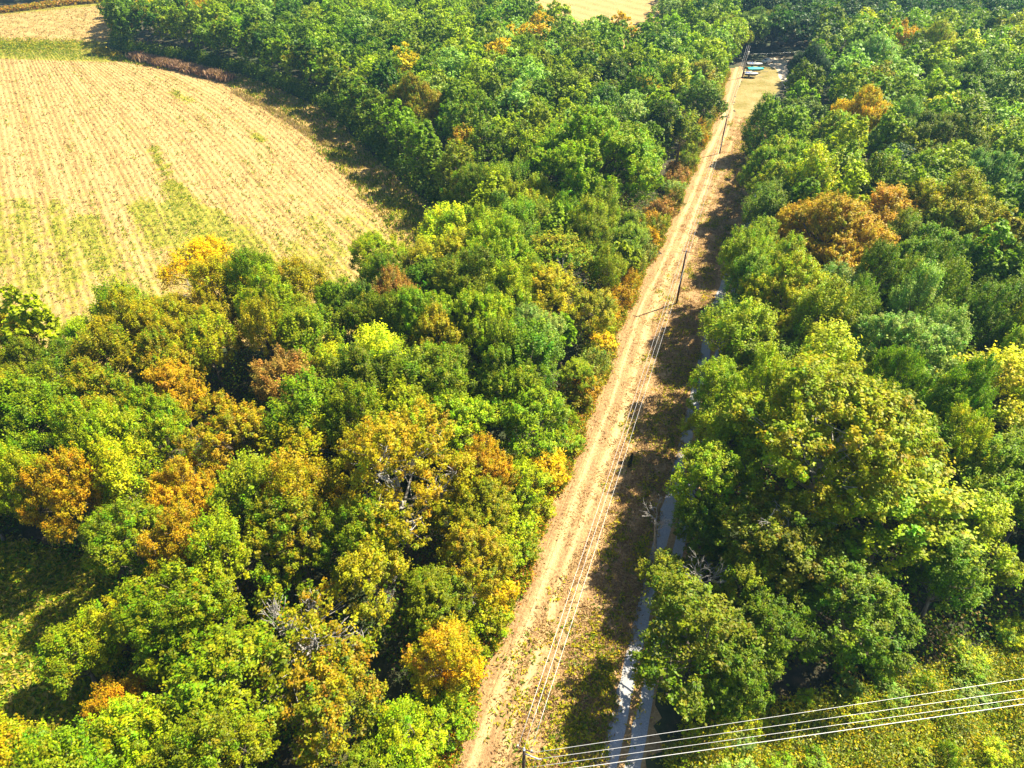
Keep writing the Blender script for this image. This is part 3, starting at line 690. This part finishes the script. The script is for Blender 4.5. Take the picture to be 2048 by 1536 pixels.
# shaded grass belt along the far wood
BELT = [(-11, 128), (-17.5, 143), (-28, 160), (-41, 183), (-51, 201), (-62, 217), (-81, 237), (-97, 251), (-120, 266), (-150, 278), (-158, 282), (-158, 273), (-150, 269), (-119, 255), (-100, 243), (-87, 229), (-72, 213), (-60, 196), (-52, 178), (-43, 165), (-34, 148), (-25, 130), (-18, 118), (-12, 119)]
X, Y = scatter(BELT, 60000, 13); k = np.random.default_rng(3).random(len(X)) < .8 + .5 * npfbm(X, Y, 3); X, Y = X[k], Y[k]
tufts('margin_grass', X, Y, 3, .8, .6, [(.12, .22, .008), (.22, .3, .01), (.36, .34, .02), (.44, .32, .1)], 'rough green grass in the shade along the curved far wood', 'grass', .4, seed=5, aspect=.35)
# standing strip of dry corn along the curved edge
def strip_pts(P, wd, n, seed):
    g = np.random.default_rng(seed); P = np.array(P); d = np.hypot(*(P[1:] - P[:-1]).T); c = np.concatenate([[0], np.cumsum(d)]); t = g.uniform(0, c[-1], n)
    x = np.interp(t, c, P[:, 0]); y = np.interp(t, c, P[:, 1]); return x + g.normal(size=n) * wd * .5, y + g.normal(size=n) * wd * .5
X, Y = strip_pts([(-142, 271.5), (-129, 263.5), (-112, 253), (-97, 243)], 1.6, 2600, 3)
tufts('corn_strip', X, Y, 5, 2.4, 2.3, [(.36, .22, .13), (.46, .3, .18), (.28, .17, .11)], 'narrow strip of tall dry standing corn along the curved field edge', 'corn', .35, seed=6, aspect=.16)
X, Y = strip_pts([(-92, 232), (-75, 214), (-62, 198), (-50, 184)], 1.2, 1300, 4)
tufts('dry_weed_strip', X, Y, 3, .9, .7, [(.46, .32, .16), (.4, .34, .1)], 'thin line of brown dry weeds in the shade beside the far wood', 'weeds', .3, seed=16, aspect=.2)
X, Y = strip_pts([(-236, 350), (-226, 358), (-214, 367), (-198, 374)], 2.0, 1500, 5)
tufts('goldenrod_strip', X, Y, 6, 1.2, 1.6, [(.5, .33, .01), (.42, .2, .02), (.3, .25, .02)], 'orange yellow band of flowering weeds at the far field end', 'weeds', .7, seed=7, blade=False, aspect=.6)
X, Y = strip_pts([(-265, 296), (-205, 292), (-170, 289)], 9, 2600, 15)
tufts('band_weeds', X, Y, 5, .6, .6, [(.2, .28, .01), (.36, .36, .012), (.12, .2, .01), (.46, .38, .02)], 'band of green weeds between the two tan fields at upper left', 'weeds', .6, seed=17, blade=False, aspect=.6)
X, Y = scatter(FARLEFT, 9000, 45)
tufts('far_stubble', X, Y, 3, .5, .3, [(.36, .25, .12), (.2, .14, .06), (.3, .3, .08)], 'scattered stalks on the far tan field at upper left', 'stubble', .5, seed=18, blade=False, aspect=.5)
X, Y = strip_pts([(-160, 283), (-156, 277), (-150, 276)], 2.0, 350, 6)
tufts('goldenrod_patch', X, Y, 6, .7, 1.2, [(.5, .36, .01), (.3, .28, .02)], 'small yellow patch of weeds at the tip of the far wood', 'weeds', .6, seed=8, blade=False, aspect=.6)
# dry grass tufts on the mown strip, denser to the right
g_ = np.random.default_rng(21); Y = 18 + 190 * g_.random(200000) ** 1.5; A = g_.uniform(.2, 15.0, len(Y)); XLn = np.interp(Y, [p[0] for p in XL], [p[1] for p in XL]); X = XLn + A
k = (g_.random(len(Y)) < np.clip((A - 1) / 13, .05, 1)) & (npfbm(X, Y, 1.3) + npfbm(X, Y, .6) * .6 > .0 - .5 * (A > 8))
X, Y = X[k], Y[k]
k = np.random.default_rng(77).random(len(X)) < .35; X, Y = X[k], Y[k]
tufts('dry_grass', X, Y, 3, .38, .10, [(.44, .29, .13), (.56, .40, .18), (.30, .18, .08), (.46, .30, .12), (.22, .13, .06)], 'tufts of cut dry tan grass on the mown strip', 'grass', .28, seed=9, blade=False, aspect=.22)
Y = 18 + 200 * g_.random(90000) ** 1.7; A = g_.uniform(4, 19., len(Y)); X = np.interp(Y, [p[0] for p in XL], [p[1] for p in XL]) + A
XLf = lambda q: np.interp(q, [p[0] for p in XL], [p[1] for p in XL])
cy_ = 18 + 190 * g_.random(420) ** 1.5; ca_ = np.where(g_.random(420) < .55, g_.uniform(9, 15, 420), g_.uniform(4, 19, 420)); near_ = cy_ < 48
ci = g_.integers(420, size=len(Y)); rr_ = np.where(near_, .9, .55)[ci] * g_.uniform(.5, 1.5, 420)[ci]
Y = cy_[ci] + g_.normal(size=len(ci)) * rr_ * 1.6; A = ca_[ci] + g_.normal(size=len(ci)) * rr_; X = XLf(Y) + A
k = g_.random(len(Y)) < np.where(Y < 42, .13, .05); k &= ~((A > 14.9) & (A < 16.6)) & ~((A > 17.4) & (A < 18.9)); X, Y = X[k], Y[k]
tufts('green_grass', X, Y, 4, .42, .25, [(.30, .32, .008), (.46, .42, .01), (.14, .22, .006), (.60, .46, .02)], 'yellow green grass tufts scattered over the mown strip and lane verge', 'grass', .25, seed=10, aspect=.35, blade=False)
# edge growth along the left side of the strip
g_ = np.random.default_rng(22); Y = 16 + 240 * g_.random(26000) ** 1.5; X = np.interp(Y, [p[0] for p in XL], [p[1] for p in XL]) - np.abs(g_.normal(size=len(Y))) * 1.6 + .2
tufts('edge_weeds', X, Y, 6, .34, 1.0, [(.28, .34, .006), (.46, .40, .008), (.56, .32, .01), (.14, .25, .006), (.18, .27, .01), (.40, .16, .03)], 'mixed green and gold weeds fringing the left side of the mown strip', 'weeds', .35, seed=11, blade=False, aspect=.5)
# undergrowth beneath the woods
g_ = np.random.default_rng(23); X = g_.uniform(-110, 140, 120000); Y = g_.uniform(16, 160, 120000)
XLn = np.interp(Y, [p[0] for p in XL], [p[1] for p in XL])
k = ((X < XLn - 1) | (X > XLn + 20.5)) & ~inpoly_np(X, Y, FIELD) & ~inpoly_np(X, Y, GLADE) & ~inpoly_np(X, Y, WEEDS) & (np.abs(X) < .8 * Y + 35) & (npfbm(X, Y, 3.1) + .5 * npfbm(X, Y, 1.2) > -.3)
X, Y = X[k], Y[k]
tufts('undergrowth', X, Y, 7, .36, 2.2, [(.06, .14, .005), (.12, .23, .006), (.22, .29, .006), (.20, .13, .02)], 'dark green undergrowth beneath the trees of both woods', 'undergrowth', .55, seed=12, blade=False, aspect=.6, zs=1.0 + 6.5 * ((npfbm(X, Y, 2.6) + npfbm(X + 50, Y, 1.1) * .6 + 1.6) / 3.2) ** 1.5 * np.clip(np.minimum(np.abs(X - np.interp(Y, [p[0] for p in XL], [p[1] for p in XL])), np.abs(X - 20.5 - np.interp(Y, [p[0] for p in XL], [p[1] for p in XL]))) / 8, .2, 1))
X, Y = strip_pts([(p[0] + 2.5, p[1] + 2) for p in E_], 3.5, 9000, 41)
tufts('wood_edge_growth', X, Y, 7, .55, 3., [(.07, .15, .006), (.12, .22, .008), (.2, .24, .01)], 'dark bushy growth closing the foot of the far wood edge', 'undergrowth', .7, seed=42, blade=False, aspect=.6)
# glade and the weedy bank at the right foot
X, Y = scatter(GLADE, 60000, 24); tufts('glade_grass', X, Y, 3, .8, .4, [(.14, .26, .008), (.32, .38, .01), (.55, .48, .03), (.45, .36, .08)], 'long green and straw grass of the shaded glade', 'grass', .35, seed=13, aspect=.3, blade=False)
X, Y = scatter(WEEDS, 26000, 25); zz = .3 + 2.2 * ((npfbm(X, Y, 1.7) * .5 + npfbm(X, Y, 4) * .5 + 1) / 2) ** 1.6 * np.clip((33 + (X - 30) * .2 - Y) / 4 + .6, .4, 1.2)
tufts('bank_weeds', X, Y, 11, .28, 1., [(.30, .36, .006), (.46, .43, .008), (.17, .28, .008), (.62, .46, .01), (.34, .38, .10), (.24, .3, .01)], 'tangled tall green and yellow weeds in the near right corner', 'weeds', .42, seed=14, blade=False, aspect=.5, zs=zz)

# ------------------------------------------------------------------ shrubs along the strip and the bank
SH = []
for i in range(46):
    y = 22 + 185 * (i / 46) ** 1.25 + random.uniform(-1.2, 1.2)
    SH.append((xl(y) - random.uniform(1.2, 3.2), y, random.uniform(.8, 1.7), random.uniform(.8, 1.7), random.choice(['bright green', 'yellow green', 'olive green', 'orange', 'rust brown', 'pale green', 'mid green', 'golden yellow', 'deep green']), 'left'))
for i in range(13):
    y = 34 + i * 7.5 + random.uniform(-1, 1)
    SH.append((xg(y) + 5.2 + random.uniform(0, 1.5), y, random.uniform(.9, 1.4), random.uniform(.8, 1.5), random.choice(['deep green', 'mid green', 'olive green', 'bright green']), 'right'))
for i in range(30):
    x = random.uniform(17, 58); y = random.uniform(23, 31.5 + (x - 20) * .22)
    SH.append((x, y, random.uniform(.5, 1.0), random.uniform(.4, .75), random.choice(['yellow green', 'pale green', 'lime', 'lime', 'bright green', 'yellow green', 'golden yellow'] if i % 4 == 0 else ['yellow green', 'pale green', 'lime', 'bright green']), 'bank'))
cnt = {}
for x, y, sr, sh, c, where in SH:
    cm, tm, R0, h0 = random.choice(PROTO['shrub']); e = empty('shrub', (x, y, 0), random.uniform(0, 6.28)); e.scale = (sr * .9, sr * .9, sh)
    cnt[where] = cnt.get(where, 0) + 1; n = cnt[where]
    lab = {'left': f'{c} shrub, {ORD[n]} up the left verge of the mown strip',
           'right': f'{c} shrub, {ORD[n]} up the lane side of the right wood',
           'bank': f'{c} bush among the tangled weeds below the four wires, {ORD[n]} of them'}[where]
    if where == 'bank': lab = None
    e['_w'] = where
    tag(e, lab, 'shrub', {'left': 'shrubs along the left verge', 'right': 'shrubs beside the gravel lane', 'bank': 'bushes on the weedy bank'}[where])
    cr = link('crown', cm, None, e); cr.color = (*jcol(c), .35 if where == 'left' else .1); e['_c'] = c
    link('trunk', tm, None, e)
bk = sorted([o for o in COL.objects if o.get('_w') == 'bank'], key=lambda o: o.location.x)
for i, o in enumerate(bk): o['label'] = f"{o['_c']} bush in the weedy near right corner, {ORD[i + 1]} from the lane"
for o in COL.objects:
    if '_w' in o: del o['_w']
    if '_c' in o: del o['_c']

# ------------------------------------------------------------------ dead snags
def snag(x, y, h, seed, label, spread=.5, rz=0, z0=0, lean=(0, 0)):
    r = random.Random(seed); e = empty('dead_tree', (x, y, 0), rz); bm = bmesh.new()
    tr = .012 * h + .05; top = Vector((lean[0], lean[1], h * .62)); tp = [(0, 0, -.2), tuple(top * .5 + Vector((r.gauss(0, .2), r.gauss(0, .2), 0))), tuple(top)]
    tube(bm, tp, [tr * 1.3, tr, tr * .7], 7); bm_obj('trunk', bm, M['deadwood'], e)
    def grow(p, d, L_, rad, dep, bm):
        q = p + d * L_; limb(bm, r, p, q, rad, rad * .45, 5, .1, 3)
        if dep:
            for i in range(r.choice([2, 3, 3])):
                nd = (d + Vector((r.gauss(0, spread), r.gauss(0, spread), r.gauss(.1, .3)))).normalized()
                grow(p.lerp(q, r.uniform(.45, 1)), nd, L_ * r.uniform(.5, .8), max(.025, rad * .5), dep - 1, bm)
    for i in range(5):
        a = i * 1.3 + r.uniform(0, 1); bm = bmesh.new(); d = Vector((math.cos(a) * .6, math.sin(a) * .6, 1)).normalized()
        grow(top * r.uniform(.6, 1.), d, h * .15, tr * .32, 3, bm); bm_obj('limb', bm, M['deadwood'], e)
    tag(e, label, 'dead tree'); return e
x, y = G(1135, 500, 16); snag(x, y, 19, 1, 'bleached bare forked snag rising from the olive crowns left of the strip')
x, y = G(1415, 1110, 12); snag(x, y, 13.5, 2, 'bare white snag between the lane and the olive crown at right')
x, y = G(1615, 960, 20); snag(x, y, 20, 3, 'white dead top poking through the middle of the huge sycamore', .6)
x, y = G(1335, 1010, 10); snag(x, y, 12, 4, 'bare twiggy white branches leaning out over the gravel lane', .45, lean=(-1.0, 0))
x, y = G(560, 1230, 13); snag(x, y, 15.5, 5, 'grey spiky dead treetop near the photo foot left of the strip', .35)
x, y = G(150, 950, 12); snag(x, y, 14, 6, 'grey dead tree in the dark gap at the left photo margin', .5)
x, y = G(770, 1180, 6); snag(x, y, 8, 7, 'low fallen looking grey dead tree below the largest left tree', .9)
x, y = G(930, 1180, 7); snag(x, y, 9, 8, 'thin bare dead tree with open forks beside the left verge', .6)
x, y = G(390, 555, 12); snag(x, y, 14, 9, 'pale bare branches standing in the golden yellow field edge tree', .4)
# little dark cedar sapling on the strip
e = empty('cedar_sapling', (16.4, 64.2, 0)); bm = bmesh.new(); tube(bm, [(0, 0, -.1), (.1, 0, 1.4), (.25, .1, 2.9)], [.07, .05, .02], 6); bm_obj('trunk', bm, M['bark'], e)
g = np.random.default_rng(4); n = 420; t = g.uniform(.15, 1, n); rr = .34 * (1.1 - t); a = g.uniform(0, 6.28, n)
Cc = np.stack([np.cos(a) * rr + .22 * t, np.sin(a) * rr, 3.0 * t], 1)
me = leaves_mesh('crown', Cc, np.stack([np.cos(a), np.sin(a), .4 + 0 * a], 1) + g.normal(size=(n, 3)) * .4, g.uniform(.14, .28, n), np.ones((n, 3)) * g.uniform(.6, 1.2, n)[:, None], np.zeros(n), np.zeros((n, 3)), g=g)
cr = link('crown', me, M['leaf'], e); cr.color = (.03, .045, .015, 0)
tag(e, 'small dark spindly sapling standing alone on the shaded mown strip', 'sapling')

# ------------------------------------------------------------------ power line
M['pole'] = barkmat('pole_wood', (.05, .03, .025), (.11, .07, .05))
M['metal'] = flat('grey_metal', (.45, .47, .50), .45, .6); M['wire'] = flat('aluminium_wire', (.6, .6, .6), .4, .3)
M['white'] = flat('white_gelcoat', (.8, .8, .78), .25); M['porc'] = flat('porcelain', (.7, .66, .6), .3)
def cyl(bm, p, r0, r1, h, k=12, mtx=None):
    m4 = Matrix.Translation(Vector(p) + Vector((0, 0, h / 2)))
    if mtx is not None: m4 = mtx @ m4
    bmesh.ops.create_cone(bm, cap_ends=True, segments=k, radius1=r0, radius2=r1, depth=h, matrix=m4)
def box(bm, c, s, rz=0, mtx=None, bev=0):
    r = bmesh.ops.create_cube(bm, size=1, matrix=Matrix.Translation(c) @ Matrix.Rotation(rz, 4, 'Z') @ Matrix.Diagonal((*s, 1)))
    if bev: bmesh.ops.bevel(bm, geom=list({e for v in r['verts'] for e in v.link_edges}), offset=bev, segments=2, affect='EDGES')
LINE_DIR = math.atan2(83.5, 30)
def pole(name_label, x, y, h, arms=1, rz=None, transformer=False, corner=False):
    rz = LINE_DIR if rz is None else rz
    e = empty('utility_pole', (x, y, 0), rz - math.pi / 2)      # local x = across the line
    bm = bmesh.new(); tube(bm, [(0, 0, -.5), (0, 0, h * .5), (0, 0, h)], [.20, .17, .13], 12); bm_obj('pole_shaft', bm, M['pole'], e, True)
    bm = bmesh.new(); cyl(bm, (0, 0, h), .125, .10, .06); bm_obj('pole_cap', bm, M['metal'], e)
    for sx in ((-.55, 0, .55) if not corner else (-.6, 0, .6)):
        bm = bmesh.new(); z = h - .35 if sx else h + .06
        cyl(bm, (sx, .16 if sx else 0, z + .1 if sx else z), .02, .02, .22, 6); cyl(bm, (sx, .16 if sx else 0, (z + .24) if sx else z + .18), .075, .05, .16, 10); bm_obj('insulator', bm, M['porc'], e)
    bm = bmesh.new(); box(bm, (0, .16, h - .32), (1.5, .10, .12), bev=.01); bm_obj('crossarm', bm, M['pole'], e)
    if corner:
        bm = bmesh.new(); box(bm, (.7, 0, h - .75), (1.5, .09, .11), bev=.01); cyl(bm, (1.45, 0, h - .70), .07, .05, .16, 10); bm_obj('side_bracket', bm, M['metal'], e)
    if transformer:
        bm = bmesh.new(); cyl(bm, (.42, 0, h - 2.6), .27, .27, .95, 16); cyl(bm, (.42, 0, h - 1.65), .27, .12, .1, 16); cyl(bm, (.42, .1, h - 1.56), .04, .04, .25, 8); box(bm, (.2, 0, h - 2.1), (.2, .12, .5)); bm_obj('transformer', bm, M['white'], e)
    tag(e, name_label, 'utility pole', 'wooden poles of the line along the mown strip'); return e
PD = (1.0, 22.6, 11.2); PA = (30.9, 105.8, 11.2); PB = (56.3, 179.0, 10.0); PC = (80.3, 247.5, 10.2)
pole('nearest wooden corner pole, its top just inside the photo foot', *PD, corner=True)
pole('tall dark wooden pole with long shadow in the middle of the mown strip', *PA)
pole('wooden pole standing where the mown strip meets the far tree shadows', *PB)
pole('farthest wooden pole with pale transformer beside the parked boats', *PC, transformer=True)
def wire(a, b, sag, r, label, grp):
    bm = bmesh.new(); pts = []; n = 28
    for i in range(n + 1):
        t = i / n; pts.append((a[0] + (b[0] - a[0]) * t, a[1] + (b[1] - a[1]) * t, a[2] + (b[2] - a[2]) * t - 4 * sag * t * (1 - t)))
    tube(bm, pts, [r] * (n + 1), 6); o = bm_obj('power_wire', bm, M['wire'], None, True); tag(o, label, 'power line', grp); return o
ux, uy = math.sin(LINE_DIR), -math.cos(LINE_DIR)
def att(Pp, off, top): return (Pp[0] + ux * off, Pp[1] + uy * off, Pp[2] + top)
spn = [(PD, PA, .5, 'near span from the corner pole to the middle pole'), (PA, PB, .5, 'middle span from the long shadow pole'), (PB, PC, .4, 'far span down to the boats')]
for a, b_, sag, nm in spn:
    for off, top, w_ in ((-.55, 0, 'left'), (0, .38, 'centre'), (.55, 0, 'right')):
        wire(att(a, off, top), att(b_, off, top), sag * (1.12 if off == 0 else 1), .016, f'{w_} silver wire of the {nm}', 'wires strung along the mown strip')
for i, (zz, yy, q) in enumerate([(10.6, 29.2, 'top'), (10.1, 28.4, 'second'), (9.5, 27.9, 'third'), (8.9, 27.6, 'lowest and thickest')]):
    sy = 22.6 - .0 * i; st = (1.5, 22.6 - .42 * i, PD[2] - .65 - .35 * i)
    wire(st, (47.5 * 1.6 - 1.5 * .6, st[1] + (yy - st[1]) * 1.6, st[2] + (zz - st[2]) * 1.2), .35, .019 if i < 3 else .03, f'{q} of four wires crossing the near right corner', 'four wires crossing the near corner')
wire((80.7, 247.3, 7.8), (118, 262, 6.5), .5, .012, 'thin service wire from the far transformer pole toward the trees', 'service wire')

# ------------------------------------------------------------------ boats and yard things
def flatc(n, c, r=.4, spec=.5): return flat(n, c, r, 0, spec)
M['teal'] = flat('teal_cover', (.02, .55, .50), .6, nscale=3, nv=.15); M['navy'] = flatc('navy_hull', (.01, .03, .09), .25); M['greyb'] = flatc('grey_hull', (.05, .07, .09), .3)
M['tyre'] = flatc('tyre_rubber', (.02, .02, .02), .8); M['glass'] = flatc('dark_glass', (.03, .06, .12), .1); M['yel'] = flatc('cream_cover', (.75, .6, .3), .6)
M['black'] = flatc('black_plastic', (.03, .03, .035), .4); M['blueseat'] = flatc('blue_vinyl', (.12, .22, .6), .5)
def hull(bm, L_, W, Hh, z0, deck=False):
    rings = []; n = 14
    for i in range(n + 1):
        t = i / n; x = L_ * (t - .5); wd = W / 2 * (1 if t < .55 else math.sqrt(max(0.0, 1 - ((t - .55) / .46) ** 2))); k = Hh * (1 + .25 * max(0, t - .5) ** 1.5)
        keel = z0 + Hh * .9 * max(0, (t - .72) / .28) ** 2
        rings.append([bm.verts.new(v) for v in ((x, -wd, z0 + k), (x, -wd * .86, z0 + k * .45 + keel * .1), (x, 0, keel), (x, wd * .86, z0 + k * .45 + keel * .1), (x, wd, z0 + k))])
    for a, b in zip(rings, rings[1:]):
        for j in range(4): bm.faces.new((a[j], b[j], b[j + 1], a[j + 1]))
    bm.faces.new(rings[0]); return rings
def boat(label, x, y, rz, L_, hm, dm, covered=False, console=True):
    e = empty('motor_boat', (x, y, 0), rz); bm = bmesh.new(); hull(bm, L_, 2.3, .95, .55); bmesh.ops.remove_doubles(bm, verts=bm.verts[:], dist=.001); bm_obj('hull', bm, hm, e)
    bm = bmesh.new(); n = 14; prev = None
    for i in range(n + 1):
        t = i / n; X_ = L_ * (t - .5); wd = 2.3 / 2 * (1 if t < .55 else math.sqrt(max(0., 1 - ((t - .55) / .46) ** 2))) * .98 + .005; z = .55 + .95 * (1 + .25 * max(0, t - .5) ** 1.5) + .01
        if covered: row_ = [bm.verts.new((X_, s * wd * 1.03, z + .45 * (1 - abs(s) ** 1.6) * math.sin(math.pi * min(1, .15 + t * .9)) - (.18 if abs(s) == 1 else 0))) for s in (-1, -.97, -.5, 0, .5, .97, 1)]
        else: row_ = [bm.verts.new((X_, s * wd, z - (.35 if abs(s) < .7 and t < .62 else 0))) for s in (-1, -.75, -.65, 0, .65, .75, 1)]
        if prev:
            for j in range(6): bm.faces.new((prev[j], row_[j], row_[j + 1], prev[j + 1]))
        prev = row_
    bm_obj('cover' if covered else 'deck', bm, dm, e)
    if console and not covered:
        bm = bmesh.new(); box(bm, (.1, .45, 1.5), (.5, .55, .7), bev=.05); bm_obj('console', bm, M['white'], e)
        bm = bmesh.new(); box(bm, (.42, .45, 1.95), (.05, .6, .35), bev=.01); bm_obj('windscreen', bm, M['glass'], e)
        for sx in (-.7, -1.5):
            bm = bmesh.new(); box(bm, (sx, .35, 1.42), (.5, .55, .25), bev=.05); box(bm, (sx - .25, .35, 1.72), (.14, .55, .5), bev=.04); bm_obj('seat', bm, M['blueseat'], e)
    bm = bmesh.new(); box(bm, (-L_ / 2 - .3, 0, 1.45), (.5, .42, .6), bev=.1); box(bm, (-L_ / 2 - .3, 0, .85), (.2, .14, .9), bev=.03); bm_obj('outboard_motor', bm, M['black'], e)
    bm = bmesh.new()
    for s in (-1, 1): box(bm, (-.3, s * .7, .42), (L_ * .85, .09, .12))
    box(bm, (-.6, 0, .36), (.09, 2.0, .09)); box(bm, (L_ / 2 + .75, 0, .42), (2.2, .09, .1)); bm_obj('trailer_frame', bm, M['metal'], e)
    for s in (-1, 1):
        bm = bmesh.new(); bmesh.ops.create_cone(bm, cap_ends=True, segments=20, radius1=.33, radius2=.33, depth=.22, matrix=Matrix.Translation((-.6, s * 1.08, .33)) @ Matrix.Rotation(math.pi / 2, 4, 'X'))
        w_ = bm_obj('wheel', bm, M['tyre'], e); bm = bmesh.new(); bmesh.ops.create_cone(bm, cap_ends=True, segments=16, radius1=.19, radius2=.19, depth=.24, matrix=Matrix.Translation((-.6, s * 1.08, .33)) @ Matrix.Rotation(math.pi / 2, 4, 'X')); bm_obj('rim', bm, M['metal'], w_)
    tag(e, label, 'boat', 'boats on trailers at the top of the lawn'); return e
x, y = G(1502, 156); boat('dark navy boat with white deck on a trailer, nearest of three', x, y + .6, -.22, 4.6, M['navy'], M['white'])
x, y = G(1512, 148); boat('turquoise covered boat on a trailer, middle of three', x, y + 1.5, 0.0, 5.6, M['greyb'], M['teal'], True)
x, y = G(1513, 139); boat('grey and white boat on a trailer, farthest of three', x - .3, y + 2.2, -.12, 5.4, M['greyb'], M['white'])
# small cream covered trailer by the pole
e = empty('cargo_trailer', (84.0, 251.5, 0), .1); bm = bmesh.new(); box(bm, (0, 0, .85), (1.7, 1.2, .5), bev=.12); bm_obj('cover', bm, M['yel'], e)
bm = bmesh.new(); box(bm, (0, 0, .5), (1.8, 1.25, .16), bev=.03); box(bm, (-1.3, 0, .48), (1., .07, .08)); bm_obj('frame', bm, M['black'], e)
for s in (-1, 1):
    bm = bmesh.new(); bmesh.ops.create_cone(bm, cap_ends=True, segments=18, radius1=.28, radius2=.28, depth=.18, matrix=Matrix.Translation((.1, s * .74, .28)) @ Matrix.Rotation(math.pi / 2, 4, 'X')); bm_obj('wheel', bm, M['tyre'], e)
tag(e, 'small cream covered trailer between the far pole and the boats', 'trailer')
# white car at the drive head
def car(x, y, rz, label):
    e = empty('parked_car', (x, y, 0), rz); prof = [(-2.25, .35), (-2.3, .8), (-2.15, 1.02), (-1.55, 1.08), (-1.0, 1.5), (.5, 1.52), (1.15, 1.05), (2.05, .9), (2.3, .65), (2.25, .35)]
    bm = bmesh.new(); A = [bm.verts.new((a, -.88 if z < 1.1 else -.68, z)) for a, z in prof]; B = [bm.verts.new((a, .88 if z < 1.1 else .68, z)) for a, z in prof]; n = len(prof)
    for i in range(n): bm.faces.new((A[i], A[(i + 1) % n], B[(i + 1) % n], B[i]))
    bm.faces.new(list(reversed(A))); bm.faces.new(B); bmesh.ops.recalc_face_normals(bm, faces=bm.faces[:]); bm_obj('body', bm, M['white'], e)
    for (x0, z0, x1, z1, nm) in ((.53, 1.5, 1.12, 1.1, 'windscreen'), (-1.5, 1.12, -1.03, 1.48, 'rear_window')):
        bm = bmesh.new(); o_ = .012; vs = [bm.verts.new(v) for v in ((x0 + (o_ if x0 > 0 else -o_), -.64, z0 + o_), (x1 + (o_ if x0 > 0 else -o_), -.66, z1 + o_), (x1 + (o_ if x0 > 0 else -o_), .66, z1 + o_), (x0 + (o_ if x0 > 0 else -o_), .64, z0 + o_))]; bm.faces.new(vs); bm_obj(nm, bm, M['glass'], e)
    for sx in (-1.4, 1.4):
        for s in (-1, 1):
            bm = bmesh.new(); bmesh.ops.create_cone(bm, cap_ends=True, segments=20, radius1=.33, radius2=.33, depth=.22, matrix=Matrix.Translation((sx, s * .82, .33)) @ Matrix.Rotation(math.pi / 2, 4, 'X')); bm_obj('wheel', bm, M['tyre'], e)
    tag(e, label, 'car'); return e
x, y = G(1537, 128); car(x, y + 1.5, .5, 'white car parked at the head of the pale driveway')

# ------------------------------------------------------------------ haze
def haze():
    bm = bmesh.new(); box(bm, (0, 240, 37.5), (900, 560, 77)); o = bm_obj('haze', bm, None)
    m = bpy.data.materials.new('haze'); m.use_nodes = True; N = m.node_tree.nodes; N.remove(N['Principled BSDF'])
    v = N.new('ShaderNodeVolumePrincipled'); v.inputs['Color'].default_value = (.30, .62, 1, 1); v.inputs['Density'].default_value = HAZE; v.inputs['Anisotropy'].default_value = .2
    m.node_tree.links.new(v.outputs[0], N['Material Output'].inputs['Volume']); o.data.materials.append(m); tag(o, 'thin blue air haze over the woods', 'haze', None, 'stuff')
HAZE = .00016
if HAZE: haze()
print('trees', len(T), 'individual', len(IND), 'far', len(REST))
from collections import Counter
print([x for x in Counter(o['label'] for o in COL.objects if 'label' in o).items() if x[1] > 1][:10])
